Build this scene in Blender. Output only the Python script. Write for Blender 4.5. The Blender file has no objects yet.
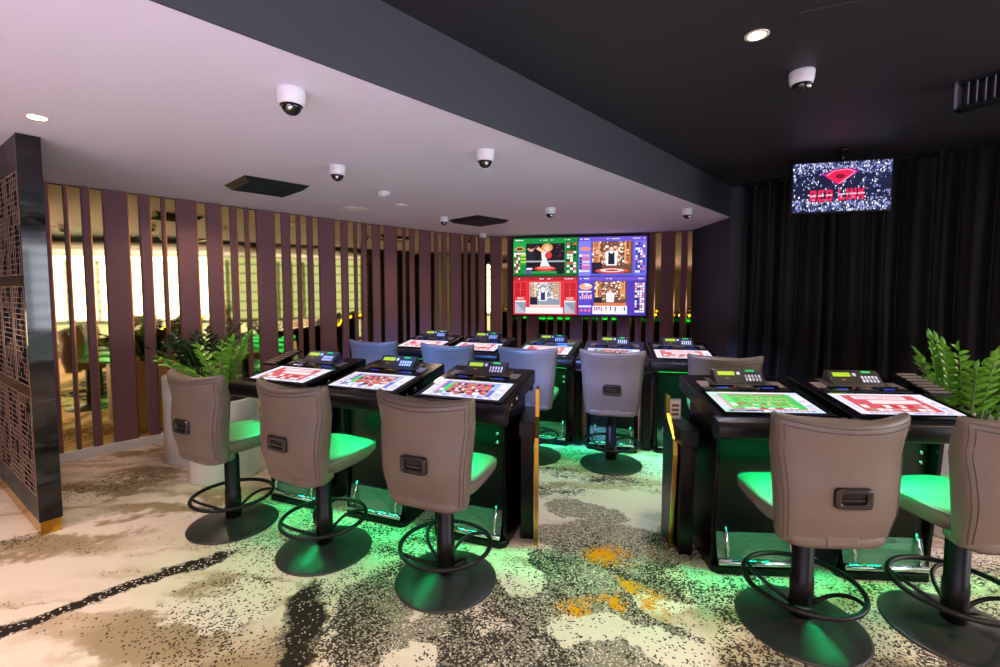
import bpy, bmesh, math, random
from mathutils import Vector, Matrix
C = bpy.context.scene.collection
PI = math.pi
R = math.radians
random.seed(7)

# ---------------------------------------------------------------- colours / materials
def lin(h, a=1.0):
    h = h.lstrip('#')
    v = [int(h[i:i + 2], 16) / 255 for i in (0, 2, 4)]
    return tuple([(x / 12.92 if x <= .04045 else ((x + .055) / 1.055) ** 2.4) for x in v] + [a])

def new_mat(name):
    m = bpy.data.materials.new(name); m.use_nodes = True
    nt = m.node_tree
    return m, nt, nt.nodes['Principled BSDF']

def pmat(name, col, rough=.5, metal=0., bump=0., bscale=60., var=0., vscale=8., coat=0., spec=None, sheen=0.):
    """principled material with a procedural tone variation and a fine bump"""
    m, nt, b = new_mat(name)
    col = lin(col) if isinstance(col, str) else col
    b.inputs['Roughness'].default_value = rough
    b.inputs['Metallic'].default_value = metal
    b.inputs['Coat Weight'].default_value = coat
    if spec is not None: b.inputs['Specular IOR Level'].default_value = spec
    if sheen: b.inputs['Sheen Weight'].default_value = sheen
    tc = nt.nodes.new('ShaderNodeTexCoord')
    n = nt.nodes.new('ShaderNodeTexNoise'); n.inputs['Scale'].default_value = vscale; n.inputs['Detail'].default_value = 4
    nt.links.new(tc.outputs['Object'], n.inputs['Vector'])
    mx = nt.nodes.new('ShaderNodeMix'); mx.data_type = 'RGBA'
    mx.inputs[6].default_value = col
    mx.inputs[7].default_value = tuple([c * (1 - var) for c in col[:3]] + [1])
    nt.links.new(n.outputs['Fac'], mx.inputs[0]); nt.links.new(mx.outputs[2], b.inputs['Base Color'])
    if bump:
        n2 = nt.nodes.new('ShaderNodeTexNoise'); n2.inputs['Scale'].default_value = bscale; n2.inputs['Detail'].default_value = 3
        nt.links.new(tc.outputs['Object'], n2.inputs['Vector'])
        bp = nt.nodes.new('ShaderNodeBump'); bp.inputs['Strength'].default_value = bump; bp.inputs['Distance'].default_value = .004
        nt.links.new(n2.outputs['Fac'], bp.inputs['Height']); nt.links.new(bp.outputs['Normal'], b.inputs['Normal'])
    return m

def emat(name, col, strength):
    m, nt, b = new_mat(name)
    col = lin(col) if isinstance(col, str) else col
    b.inputs['Base Color'].default_value = (.02, .02, .02, 1)
    b.inputs['Emission Color'].default_value = col
    b.inputs['Emission Strength'].default_value = strength
    return m

def screen_mat(name, strength, coat=.3):
    """a display: its pixels are stored per face in the 'pix' attribute and given off as light"""
    m, nt, b = new_mat(name)
    a = nt.nodes.new('ShaderNodeAttribute'); a.attribute_name = 'pix'
    b.inputs['Base Color'].default_value = (.01, .01, .01, 1)
    b.inputs['Roughness'].default_value = .4
    b.inputs['Specular IOR Level'].default_value = .2
    nt.links.new(a.outputs['Color'], b.inputs['Emission Color'])
    b.inputs['Emission Strength'].default_value = strength
    return m

M = {}
M['leather'] = pmat('taupe_leather', '#6f6054', .42, bump=.25, bscale=180, var=.12, vscale=14)
M['leather_seam'] = pmat('dark_stitching', '#4d443d', .7)
M['black_plastic'] = pmat('black_plastic', '#09090b', .35, spec=.3, bump=.05, bscale=200)
M['handle_plastic'] = pmat('brown_black_plastic', '#1a1311', .25)
M['black_metal'] = pmat('black_powder_metal', '#0e0c0c', .36, spec=.3, bump=.08, bscale=250)
M['disc'] = pmat('satin_black_disc', '#2c2b2b', .34, spec=.4)
M['cabinet'] = pmat('black_lacquer', '#060608', .24, var=.2, spec=.22)
M['panel_front'] = pmat('satin_black_panel', '#090b0a', .3, var=.2, spec=.25)
M['pad'] = pmat('dark_brown_vinyl', '#141011', .36, spec=.25, bump=.2, bscale=160, var=.15)
M['bezel'] = pmat('black_glass', '#08080b', .08)
M['chrome'] = pmat('chrome', '#d8d8d8', .12, 1.)
def clear_plate():
    m, nt, b = new_mat('clear_acrylic')
    b.inputs['Base Color'].default_value = (.55, .68, .60, 1); b.inputs['Roughness'].default_value = .04
    b.inputs['Transmission Weight'].default_value = .85; b.inputs['IOR'].default_value = 1.45
    return m
M['clear_plate'] = clear_plate()
M['steel'] = pmat('brushed_steel', '#303432', .2, 1., bump=.05)
M['pod'] = pmat('graphite_pod', '#302a27', .38, bump=.05)
M['tan_plate'] = pmat('bronze_grey_plate', '#8a7a6d', .35, .4)
M['white_key'] = pmat('white_key', '#e8e8f0', .4)
M['gold'] = pmat('brushed_gold', '#cfa244', .22, 1., var=.15, vscale=30)
M['gold_mirror'] = pmat('gold_mirror', '#e3c98a', .035, 1.)
M['wall_fabric'] = pmat('plum_fabric', '#704a50', .72, bump=.2, bscale=240, var=.1, vscale=5, sheen=.3)
M['slat_edge'] = pmat('copper_edge', '#9a5a28', .28, .85)
M['recess'] = pmat('dark_plum_backing', '#23161a', .8)
M['white_paint'] = pmat('white_ceiling_paint', '#dedaf0', .75, bump=.06, bscale=40, var=.04, vscale=1.2)
M['dark_paint'] = pmat('charcoal_ceiling_paint', '#24232b', .55, bump=.08, bscale=30, var=.1, vscale=1.5)
M['beam_paint'] = pmat('slate_grey_paint', '#3f4149', .55, bump=.04, bscale=40, var=.08, vscale=2)
M['pillar_paint'] = pmat('blue_black_paint', '#22232b', .55, bump=.04, var=.08)
M['back_paint'] = pmat('warm_grey_paint', '#8a8078', .7, var=.1)
M['skirting'] = pmat('satin_skirting', '#cdc8c8', .3, var=.05)
M['curtain'] = pmat('black_velvet', '#070506', .5, spec=.22, bump=.15, bscale=300, var=.25, vscale=6, sheen=.12)
M['marble'] = None
M['fret'] = pmat('rose_bronze_fretwork', '#c4a088', .35, .35, var=.2, vscale=6)
M['screen_frame'] = pmat('black_gloss_frame', '#0b0a0e', .4)
M['screen_backing'] = pmat('black_backing', '#08070a', .5)
M['white_gloss'] = pmat('white_gloss_pot', '#e2dcd4', .3, bump=.03, bscale=30, var=.03)
M['soil'] = pmat('dark_soil', '#20160f', .95, bump=.8, bscale=60, var=.5, vscale=40)
M['leaf'] = pmat('glossy_green_leaf', '#78bb35', .3, var=.5, vscale=9)
M['leaf_dark'] = pmat('deep_green_leaf', '#1c4520', .3, var=.5, vscale=9)
M['stem'] = pmat('green_stem', '#5b7a35', .5, var=.3, vscale=30)
M['white_plastic'] = pmat('white_plastic', '#dedee2', .4)
M['dome_glass'] = pmat('smoked_dome', '#0a0a0c', .06, coat=.5)
M['blade'] = pmat('vent_blade', '#3c4049', .35, .5)
M['vent'] = pmat('black_vent_metal', '#16181d', .4, .3)
M['vent_grey'] = pmat('grey_vent_blade', '#9a9aa4', .4, .5)
M['lcd'] = emat('lcd_yellow_green', '#b4d60a', 1.0)
M['green_led'] = emat('green_led', '#10c870', 1.1)
M['green_strip'] = emat('green_led_strip', '#10ff50', 5.)
M['blue_led'] = emat('blue_led', '#2038d0', 1.1)
M['amber_led'] = emat('amber_led', '#c07a30', .6)
M['yellow_glow'] = emat('yellow_glow', '#ffd020', 9.)
M['red_led'] = emat('red_led', '#c03028', .8)
M['lamp_warm'] = emat('warm_lamp', '#ffe2b0', 30.)
M['lamp_ring'] = pmat('lamp_ring', '#e0d2c2', .35)
M['card'] = pmat('printed_card', '#d8cbb8', .5)
M['card_dark'] = pmat('printed_ink', '#6a3c20', .5)
M['acrylic'] = pmat('clear_holder', '#9a9a98', .15)
M['screen'] = screen_mat('display', 1.15)
M['screen_video'] = screen_mat('video_display', 1.15)
M['backlight'] = emat('backlit_glass', '#eef4ff', 10.)
M['backlight_dim'] = emat('frosted_backlight', '#bcd6bc', 1.5)
M['backlight_soft'] = emat('backlit_front', '#dff2e6', 1.6)
M['shelf_dark'] = pmat('dark_shelf', '#1a1816', .4)
M['bottle'] = pmat('bottle_glass', '#3a5a50', .1)

def marble():
    m, nt, b = new_mat('black_marble')
    tc = nt.nodes.new('ShaderNodeTexCoord')
    mp = nt.nodes.new('ShaderNodeMapping'); mp.inputs['Scale'].default_value = (1, 1, 3.2)
    n = nt.nodes.new('ShaderNodeTexNoise'); n.inputs['Scale'].default_value = 3.; n.inputs['Detail'].default_value = 8; n.inputs['Distortion'].default_value = 1.2
    r = nt.nodes.new('ShaderNodeValToRGB')
    r.color_ramp.elements[0].position = .5; r.color_ramp.elements[0].color = lin('#070608')
    r.color_ramp.elements[1].position = .75; r.color_ramp.elements[1].color = lin('#333036')
    nt.links.new(tc.outputs['Object'], mp.inputs['Vector']); nt.links.new(mp.outputs['Vector'], n.inputs['Vector'])
    nt.links.new(n.outputs['Fac'], r.inputs['Fac']); nt.links.new(r.outputs['Color'], b.inputs['Base Color'])
    b.inputs['Roughness'].default_value = .06
    b.inputs['Specular IOR Level'].default_value = .5
    return m
M['marble'] = marble()

# ---------------------------------------------------------------- mesh builder
XF = None                                  # optional point map used while a scaled part is built
class MB:
    def __init__(s): s.v = []; s.f = []; s.sm = []; s.mi = []; s.col = []
    def add(s, verts, faces, smooth=False, mi=0, col=None):
        o = len(s.v); s.v += [tuple(v) for v in verts]
        for f in faces:
            s.f.append([i + o for i in f]); s.sm.append(smooth); s.mi.append(mi); s.col.append(col)
        return s
    def box(s, c, d, mat=None, mi=0):
        x, y, z = [k / 2 for k in d]
        vs = [Vector((sx * x, sy * y, sz * z)) for sz in (-1, 1) for sx, sy in ((-1, -1), (1, -1), (1, 1), (-1, 1))]
        if mat is not None: vs = [mat @ v for v in vs]
        vs = [v + Vector(c) for v in vs]
        return s.add(vs, [(3, 2, 1, 0), (4, 5, 6, 7), (0, 1, 5, 4), (1, 2, 6, 5), (2, 3, 7, 6), (3, 0, 4, 7)], mi=mi)
    def prism(s, prof, x0, x1, smooth=False, mi=0, shear=None):
        """profile in (y,z), counter-clockwise seen from +x, run along x"""
        n = len(prof)
        vs = [(x0, y, z) for y, z in prof] + [(x1, y, z) for y, z in prof]
        if shear: vs = [shear(v) for v in vs]
        s.add(vs, [tuple(range(n - 1, -1, -1)), tuple(range(n, 2 * n))], False, mi)
        o = len(s.v) - 2 * n
        for i in range(n):
            j = (i + 1) % n
            s.f.append([o + i, o + j, o + n + j, o + n + i]); s.sm.append(smooth); s.mi.append(mi); s.col.append(None)
        return s
    def zprism(s, poly, z0, z1, mi=0):
        n = len(poly)
        vs = [(x, y, z0) for x, y in poly] + [(x, y, z1) for x, y in poly]
        fs = [tuple(range(n - 1, -1, -1)), tuple(range(n, 2 * n))] + [(i, (i + 1) % n, n + (i + 1) % n, n + i) for i in range(n)]
        return s.add(vs, fs, False, mi)
    def lathe(s, prof, seg=32, c=(0, 0, 0), smooth=True, mi=0, axis=None):
        """profile of (r,z) from bottom to top, closed by end fans when r=0"""
        vs = []
        for r, z in prof:
            for k in range(seg):
                a = 2 * PI * k / seg; vs.append(Vector((r * math.cos(a), r * math.sin(a), z)))
        if axis is not None: vs = [axis @ v for v in vs]
        vs = [v + Vector(c) for v in vs]
        fs = []
        for i in range(len(prof) - 1):
            for k in range(seg):
                j = (k + 1) % seg
                fs.append((i * seg + k, i * seg + j, (i + 1) * seg + j, (i + 1) * seg + k))
        fs.append(tuple(range(seg - 1, -1, -1))); t = (len(prof) - 1) * seg; fs.append(tuple(range(t, t + seg)))
        return s.add(vs, fs, smooth, mi)
    def tube(s, pts, r, seg=10, closed=False, mi=0, taper=None):
        pts = [Vector(p) for p in pts]; n = len(pts); vs = []; up = Vector((0, 0, 1)); prev = None
        for i, p in enumerate(pts):
            a = pts[(i - 1) % n] if (closed or i > 0) else p
            b = pts[(i + 1) % n] if (closed or i < n - 1) else p
            t = (b - a).normalized()
            if prev is None:
                u = t.cross(up)
                if u.length < .05: u = t.cross(Vector((1, 0, 0)))
            else: u = prev - t * prev.dot(t)
            u.normalize(); prev = u; w = t.cross(u)
            rr = r if taper is None else r * taper(i / max(1, n - 1))
            for k in range(seg):
                an = 2 * PI * k / seg; vs.append(p + u * rr * math.cos(an) + w * rr * math.sin(an))
        fs = []
        m = n if closed else n - 1
        for i in range(m):
            for k in range(seg):
                j = (k + 1) % seg; i2 = (i + 1) % n
                fs.append((i * seg + k, i * seg + j, i2 * seg + j, i2 * seg + k))
        if not closed:
            fs.append(tuple(range(seg - 1, -1, -1))); fs.append(tuple(range((n - 1) * seg, n * seg)))
        return s.add(vs, fs, True, mi)
    def loft(s, rings, smooth=True, mi=0):
        n = len(rings[0]); vs = [p for r in rings for p in r]; fs = []
        for i in range(len(rings) - 1):
            for k in range(n):
                j = (k + 1) % n; fs.append((i * n + k, i * n + j, (i + 1) * n + j, (i + 1) * n + k))
        fs.append(tuple(range(n - 1, -1, -1))); t = (len(rings) - 1) * n; fs.append(tuple(range(t, t + n)))
        return s.add(vs, fs, smooth, mi)
    def build(s, name, mats, parent=None, bevel=0., seg=2, weld=False):
        me = bpy.data.meshes.new(name); me.from_pydata([XF(v) for v in s.v] if XF else s.v, [], s.f)
        if not isinstance(mats, (list, tuple)): mats = [mats]
        for m in mats: me.materials.append(m)
        for p, a, b in zip(me.polygons, s.sm, s.mi): p.use_smooth = a; p.material_index = b
        if any(c is not None for c in s.col):
            at = me.attributes.new('pix', 'FLOAT_COLOR', 'FACE')
            for i, c in enumerate(s.col): at.data[i].color = c or (0, 0, 0, 1)
        bm = bmesh.new(); bm.from_mesh(me); bmesh.ops.recalc_face_normals(bm, faces=bm.faces) if not any(c is not None for c in s.col) else None
        if bevel:
            es = [e for e in bm.edges if len(e.link_faces) == 2 and e.calc_face_angle(0) > .5]
            bmesh.ops.bevel(bm, geom=es, offset=bevel, segments=seg, affect='EDGES', profile=.5, clamp_overlap=True)
        bm.to_mesh(me); bm.free()
        o = bpy.data.objects.new(name, me); C.objects.link(o)
        if parent is not None: o.parent = parent
        return o

def tag(o, label=None, cat=None, group=None, kind=None):
    if label: o['label'] = label
    if cat: o['category'] = cat
    if group: o['group'] = group
    if kind: o['kind'] = kind
    return o
def empty(name, loc=(0, 0, 0), rz=0.):
    o = bpy.data.objects.new(name, None); C.objects.link(o); o.location = loc; o.rotation_euler = (0, 0, rz); o.empty_display_size = .1
    return o
def copy_tree(o, parent=None):
    c = o.copy(); C.objects.link(c)
    if parent is not None: c.parent = parent
    for ch in list(o.children): copy_tree(ch, c)
    return c
def light(kind, name, loc, energy, col, parent=None, rot=(0, 0, 0), **kw):
    l = bpy.data.lights.new(name, kind); l.energy = energy; l.color = col[:3]
    for k, v in kw.items(): setattr(l, k, v)
    o = bpy.data.objects.new(name, l); C.objects.link(o); o.location = loc; o.rotation_euler = rot
    if parent is not None: o.parent = parent
    return o

# ---------------------------------------------------------------- room constants
CZ, HZ = 2.57, 2.96                       # low white ceiling, high dark ceiling
WP = [(-5.6, 2.35), (-4.75, 3.36), (-3.995, 4.25), (-3.31, 5.08), (-2.59, 5.96), (-1.568, 7.146), (-0.99, 7.74), (-0.358, 8.24), (0, 8.40), (0.37, 8.46), (0.731, 8.46), (1.368, 8.32), (2.08, 8.04), (2.641, 7.78), (3.132, 7.49), (3.5, 7.25)]
def catmull(P, n=24):
    out = []
    for i in range(1, len(P) - 2):
        p0, p1, p2, p3 = [Vector(p) for p in P[i - 1:i + 3]]
        for k in range(n):
            t = k / n
            out.append(.5 * ((2 * p1) + (-p0 + p2) * t + (2 * p0 - 5 * p1 + 4 * p2 - p3) * t * t + (-p0 + 3 * p1 - 3 * p2 + p3) * t ** 3))
    out.append(Vector(P[-2])); return out
WC = catmull(WP)
WS = [0.]
for i in range(1, len(WC)): WS.append(WS[-1] + (WC[i] - WC[i - 1]).length)
def wall_pt(s):
    s = min(max(s, 0), WS[-1] - 1e-6)
    for i in range(len(WS) - 1):
        if WS[i] <= s <= WS[i + 1]:
            t = (s - WS[i]) / (WS[i + 1] - WS[i]); d = (WC[i + 1] - WC[i]).normalized()
            return WC[i].lerp(WC[i + 1], t), Vector((d.y, -d.x))      # point, normal into the room
def wall_strip(s0, s1, off, depth, z0, z1, mb=None, turn=0.):
    """slab following the wall between arc positions, front face off metres in front of the wall line"""
    mb = mb or MB(); n = max(1, int((s1 - s0) / .06)); fr = []; bk = []
    for k in range(n + 1):
        p, nn = wall_pt(s0 + (s1 - s0) * k / n); o_ = off + turn * (k / n - .5) * (s1 - s0); fr.append(p + nn * o_); bk.append(p + nn * (o_ - depth))
    poly = [(p.x, p.y) for p in fr] + [(p.x, p.y) for p in reversed(bk)]
    m = len(fr); vs = []
    for z in (z0, z1): vs += [(x, y, z) for x, y in poly]
    N = 2 * m; fs = []
    for i in range(m - 1):
        a, b, c, d = i, i + 1, N - 2 - i, N - 1 - i
        fs += [(a, b, c, d), (d + N, c + N, b + N, a + N)]
    for i in range(N):
        j = (i + 1) % N; fs.append((i, i + N, j + N, j))
    return mb.add(vs, fs)

def interp(tab, t):
    for (a, va), (b_, vb) in zip(tab, tab[1:]):
        if t <= b_:
            u = (t - a) / (b_ - a); u = u * u * (3 - 2 * u); return va + (vb - va) * u
    return tab[-1][1]

# ---------------------------------------------------------------- setting: floor
def floor_material():
    m, nt, b = new_mat('marbled_carpet')
    N = nt.nodes.new; L = nt.links.new
    tc = N('ShaderNodeTexCoord')
    sep = N('ShaderNodeSeparateXYZ')
    # warped coordinates
    w1 = N('ShaderNodeTexNoise'); w1.inputs['Scale'].default_value = 1.6; w1.inputs['Detail'].default_value = 9; w1.inputs['Roughness'].default_value = .68
    L(tc.outputs['Object'], w1.inputs['Vector'])
    sub = N('ShaderNodeVectorMath'); sub.operation = 'SUBTRACT'; L(w1.outputs['Color'], sub.inputs[0]); sub.inputs[1].default_value = (.5, .5, .5)
    scl = N('ShaderNodeVectorMath'); scl.operation = 'SCALE'; L(sub.outputs[0], scl.inputs[0]); scl.inputs['Scale'].default_value = .48
    add = N('ShaderNodeVectorMath'); add.operation = 'ADD'; L(tc.outputs['Object'], add.inputs[0]); L(scl.outputs[0], add.inputs[1])
    warped = add.outputs[0]
    def math_(op, a, b_=None, clamp=False):
        n = N('ShaderNodeMath'); n.operation = op; n.use_clamp = clamp
        for i, v in enumerate((a, b_)):
            if v is None: continue
            if isinstance(v, (int, float)): n.inputs[i].default_value = v
            else: L(v, n.inputs[i])
        return n.outputs[0]
    def ramp(v, a, c):
        n = N('ShaderNodeMapRange'); n.interpolation_type = 'SMOOTHSTEP'; L(v, n.inputs[0])
        n.inputs[1].default_value = a; n.inputs[2].default_value = c; return n.outputs[0]
    def blob(cx, cy, rx, ry, ang, soft=.25, src=warped):
        mp = N('ShaderNodeMapping'); mp.vector_type = 'TEXTURE'
        mp.inputs['Location'].default_value = (cx, cy, 0); mp.inputs['Rotation'].default_value = (0, 0, R(ang)); mp.inputs['Scale'].default_value = (rx, ry, 1)
        L(src, mp.inputs['Vector'])
        fl = N('ShaderNodeVectorMath'); fl.operation = 'MULTIPLY'; L(mp.outputs[0], fl.inputs[0]); fl.inputs[1].default_value = (1, 1, 0)
        ln = N('ShaderNodeVectorMath'); ln.operation = 'LENGTH'; L(fl.outputs[0], ln.inputs[0])
        return ramp(ln.outputs['Value'], 1 + soft, 1 - soft)
    def mx(fac, a, c):
        n = N('ShaderNodeMix'); n.data_type = 'RGBA'; n.clamp_factor = True
        if isinstance(fac, (int, float)): n.inputs[0].default_value = fac
        else: L(fac, n.inputs[0])
        for i, v in ((6, a), (7, c)):
            if isinstance(v, tuple): n.inputs[i].default_value = v
            else: L(v, n.inputs[i])
        return n.outputs[2]
    def union(lst):
        o = lst[0]
        for v in lst[1:]: o = math_('MAXIMUM', o, v)
        return o
    # tufts: every cell is one tuft with its own random shade
    def cells(scale, off):
        mp = N('ShaderNodeMapping'); mp.inputs['Location'].default_value = (off, off * .7, 0); L(tc.outputs['Object'], mp.inputs['Vector'])
        v = N('ShaderNodeTexVoronoi'); v.voronoi_dimensions = '2D'; v.inputs['Scale'].default_value = scale; L(mp.outputs[0], v.inputs['Vector'])
        sx = N('ShaderNodeSeparateColor'); L(v.outputs['Color'], sx.inputs[0]); return sx.outputs[0], sx.outputs[1]
    r1, r2 = cells(125, 0.); r3, r4 = cells(150, 5.)
    mid = N('ShaderNodeTexNoise'); mid.inputs['Scale'].default_value = 3.2; mid.inputs['Detail'].default_value = 6; mid.inputs['Distortion'].default_value = 1.
    L(warped, mid.inputs['Vector']); mid = mid.outputs['Fac']
    fine = N('ShaderNodeTexNoise'); fine.inputs['Scale'].default_value = 13; fine.inputs['Detail'].default_value = 4; L(tc.outputs['Object'], fine.inputs['Vector']); fine = fine.outputs['Fac']
    streak = N('ShaderNodeTexNoise'); streak.inputs['Scale'].default_value = 1.; streak.inputs['Detail'].default_value = 7; streak.inputs['Distortion'].default_value = .8
    mp = N('ShaderNodeMapping'); mp.inputs['Rotation'].default_value = (0, 0, R(-35)); mp.inputs['Scale'].default_value = (1.1, 4., 1)
    L(warped, mp.inputs['Vector']); L(mp.outputs[0], streak.inputs['Vector']); streak = streak.outputs['Fac']
    cream, sand, taupe, ink = lin('#dac6b8'), lin('#b89d85'), lin('#7b6e62'), lin('#1d1816')
    col = mx(ramp(streak, .46, .66), cream, sand)
    tp = union([blob(*a[:5], .05) for a in TAUPE])
    isl = union([blob(*a[:5], .05) for a in ISLAND])
    tp = math_('MULTIPLY', tp, math_('SUBTRACT', 1., isl))
    col = mx(math_('MULTIPLY', tp, .9), col, taupe)
    # cream tufts left standing in the taupe
    col = mx(math_('MULTIPLY', math_('LESS_THAN', r3, math_('MULTIPLY', tp, math_('MULTIPLY', fine, .42))), .8), col, cream)
    sb = union([blob(*a[:5], .3) for a in BROWN])
    col = mx(math_('MULTIPLY', sb, ramp(math_('ADD', streak, math_('MULTIPLY', fine, .3)), .56, .68)), col, lin('#9a8267'))
    # black tufts, thicker or thinner by area
    dens = union([math_('MULTIPLY', blob(*a[:5], .6), a[5]) for a in DARK])
    dens = math_('MULTIPLY', dens, ramp(math_('ADD', mid, math_('MULTIPLY', fine, .5)), .50, .95))
    dens = math_('MULTIPLY', dens, math_('SUBTRACT', 1., math_('MULTIPLY', isl, .75)))
    dens = math_('ADD', dens, math_('MULTIPLY', ramp(streak, .5, .75), .10))
    col = mx(math_('MULTIPLY', math_('LESS_THAN', r1, dens), .9), col, ink)
    vein = union([blob(*a[:5], .18) for a in VEIN])
    col = mx(math_('MULTIPLY', vein, math_('LESS_THAN', r2, .90)), col, lin('#2a221e'))
    org = union([blob(*a[:5], .7) for a in ORANGE])
    col = mx(math_('LESS_THAN', r4, math_('MULTIPLY', org, ramp(math_('ADD', mid, math_('MULTIPLY', fine, .6)), .62, .85))), col, lin('#d8890c'))
    L(col, b.inputs['Base Color'])
    b.inputs['Roughness'].default_value = .95; b.inputs['Specular IOR Level'].default_value = .1
    bp = N('ShaderNodeBump'); bp.inputs['Strength'].default_value = .25; bp.inputs['Distance'].default_value = .006
    L(r1, bp.inputs['Height']); L(bp.outputs['Normal'], b.inputs['Normal'])
    return m
# carpet areas: centre x, y, radius x, y, angle (plan metres), share of black tufts
TAUPE = [(.45, 2.35, .55, .42, -10), (.7, 2.85, .55, .22, -15), (-.1, 1.75, .55, .32, 0), (.5, 1.7, .8, .25, 0), (-.92, 2.1, .10, .36, 14), (-.62, 2.15, .16, .4, 10), (.62, 3.22, .30, .12, -20), (1.5, 1.7, .5, .2, 0), (2.3, 1.75, .6, .25, 0), (-.3, 2.05, .22, .16, 10)]
ISLAND = [(.0, 2.6, .17, .22, 20), (.12, 2.42, .10, .14, 0), (.88, 2.22, .22, .10, -30), (.78, 2.0, .25, .10, -20), (.42, 2.08, .2, .09, 10), (-.42, 1.93, .12, .12, 0)]
BROWN = [(-3.15, 3.7, .62, .34, 45), (-3.6, 4.4, .3, .12, 40), (-1.5, 2.2, .55, .28, 35), (-2.6, 3.1, .9, .3, 40), (-1.3, 1.75, .5, .2, 20)]
DARK = [(-.72, 2.2, .22, .42, 10, .8), (.45, 2.45, .6, .42, 0, .85), (.3, 1.85, .8, .25, 0, .8), (1.1, 2.5, .4, .3, 0, .75), (1.0, 2.0, .4, .3, 20, .7), (.72, 3.85, .55, .10, -22, 1.), (.42, 3.55, .28, .12, -10, .95), (1.9, 1.8, .8, .3, 0, .7), (-.55, 2.75, .7, .35, -22, .8), (-1.35, 2.25, .3, .3, 0, .4), (-3.15, 2.8, .2, .06, 40, .9), (1.2, 2.75, .25, .25, 0, 1.), (-.1, 2.05, .3, .2, 0, .8), (2.4, 2.4, .7, .5, 0, .6), (-1.4, 3.0, .6, .3, -22, .6), (.7, 4.3, .9, .25, -18, .5), (-3.2, 3.75, .5, .2, 45, .35)]
VEIN = [(-2.3, 2.08, .36, .062, 50), (-2.02, 2.40, .36, .058, 44), (-1.78, 2.64, .2, .07, 40), (-2.6, 1.75, .4, .07, 42), (-.93, 2.2, .085, .30, 14), (-.87, 1.85, .07, .2, 0)]
ORANGE = [(.66, 2.70, .11, .10, 20), (.66, 2.42, .20, .05, -20), (.80, 2.28, .06, .10, 20), (.44, 2.24, .14, .06, 25), (.54, 2.25, .07, .05, 0)]

fl = MB(); fl.zprism([(-8, -7), (8, -7), (8, 9.5), (-8, 9.5)], -.1, 0)
tag(fl.build('floor', floor_material()), kind='structure')

# setting: slatted walls
MIRRORS = [(.12, .21), (.32, .41), (.60, .69), (.86, .95), (1.02, 1.11), (1.137, 1.181), (1.215, 1.298), (1.37, 1.454), (1.655, 1.735), (1.836, 1.926), (1.965, 2.055), (2.252, 2.34), (2.498, 2.587), (2.658, 2.747), (2.791, 2.877), (3.092, 3.174), (3.281, 3.366), (3.418, 3.505), (3.581, 3.664), (3.897, 3.987), (4.092, 4.188), (4.238, 4.318), (4.397, 4.492), (4.622, 4.701), (4.926, 5.038), (5.082, 5.168), (5.261, 5.358), (5.578, 5.67), (5.728, 5.819), (5.892, 5.976), (6.198, 6.27), (6.329, 6.412), (6.492, 6.573), (6.687, 6.805), (7.021, 7.118), (7.211, 7.3), (7.38, 7.469), (7.702, 7.823), (7.858, 7.959), (8.032, 8.13), (8.178, 8.259), (8.492, 8.593), (8.656, 8.754), (8.842, 8.93), (9.008, 9.095), (9.325, 9.4), (9.509, 9.583), (9.72, 9.809), (10.032, 10.124), (10.226, 10.302)]
MIRRORS = MIRRORS[:4] + [(1.09, 1.175)] + MIRRORS[6:]
SPLIT = 6.85
for nm, a, b_ in (('wall_left', 0., SPLIT), ('wall_back', SPLIT, WS[-1])):
    w = wall_strip(a, b_, -.055, .15, 0, 2.75).build(nm, M['recess']); tag(w, kind='structure')
    cur = a
    for m0, m1 in MIRRORS:
        if not (a <= m0 < b_): continue
        wall_strip(m0 - .012, m1 + .004, -.032, .012, .09, CZ - .015, turn=interp([(0, 0), (2.7, 0), (3.1, .06), (3.6, .10), (4.1, .14), (5.2, .19), (5.7, .08), (6.6, .03), (20, .0)], m0)).build('mirror_strip', M['gold_mirror'], w)  # turn is made up so some strips catch the bright bar
        if m0 - cur > .02:
            pl = wall_strip(cur, m0 - .012, 0, .05, .09, CZ).build('fabric_panel', M['wall_fabric'], w, bevel=.004, seg=1)
            wall_strip(m0 - .0125, m0 - .0045, .002, .036, .09, CZ - .004).build('metal_edge', M['slat_edge'], pl)
        cur = m1 + .004
    if b_ - cur > .02: wall_strip(cur, b_, 0, .05, .09, CZ).build('fabric_panel', M['wall_fabric'], w, bevel=.004, seg=1)
    sk = wall_strip(a, b_, .02, .06, 0, .088).build('baseboard_left' if nm == 'wall_left' else 'baseboard_back', M['skirting'], bevel=.004, seg=1)
    tag(sk, kind='structure')

# setting: ceilings, bulkhead, pillar, hidden walls
bd = Vector((.678, .735)); B0 = Vector((-1.173, 1.604)); B1 = B0 + bd * 6.25; BM = B0 - bd * 10
cl = MB(); cl.zprism([(B1.x, B1.y), (3.2, 6.3), (3.3, 7.6), (3.0, 9.2), (-8, 9.2), (-8, BM.y), (BM.x, BM.y)], CZ, CZ + .05)
tag(cl.build('ceiling', M['white_paint']), kind='structure')
cd = MB(); cd.zprism([(BM.x - .2, BM.y), (8, BM.y), (8, 9.2), (2.9, 9.2), (B1.x - .05, B1.y + .2)], HZ, HZ + .1)
tag(cd.build('ceiling_high', M['dark_paint']), kind='structure')
nb = Vector((bd.y, -bd.x)) * .010
tr = MB(); tr.zprism([(BM.x, BM.y), (B1.x, B1.y), (B1.x + nb.x, B1.y + nb.y), (BM.x + nb.x, BM.y + nb.y)], CZ - .002, HZ)
tag(tr.build('trim_1', M['beam_paint']), kind='structure')
pw = MB(); pw.zprism([(3.075, 6.2), (3.35, 6.05), (3.45, 7.5), (3.13, 7.7)], 0, HZ)
tag(pw.build('wall_return', M['pillar_paint']), kind='structure')
hw = MB(); hw.box((0, -7.05, 1.5), (16, .1, 3.0)); tag(hw.build('wall_front', M['back_paint']), kind='structure')
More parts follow.
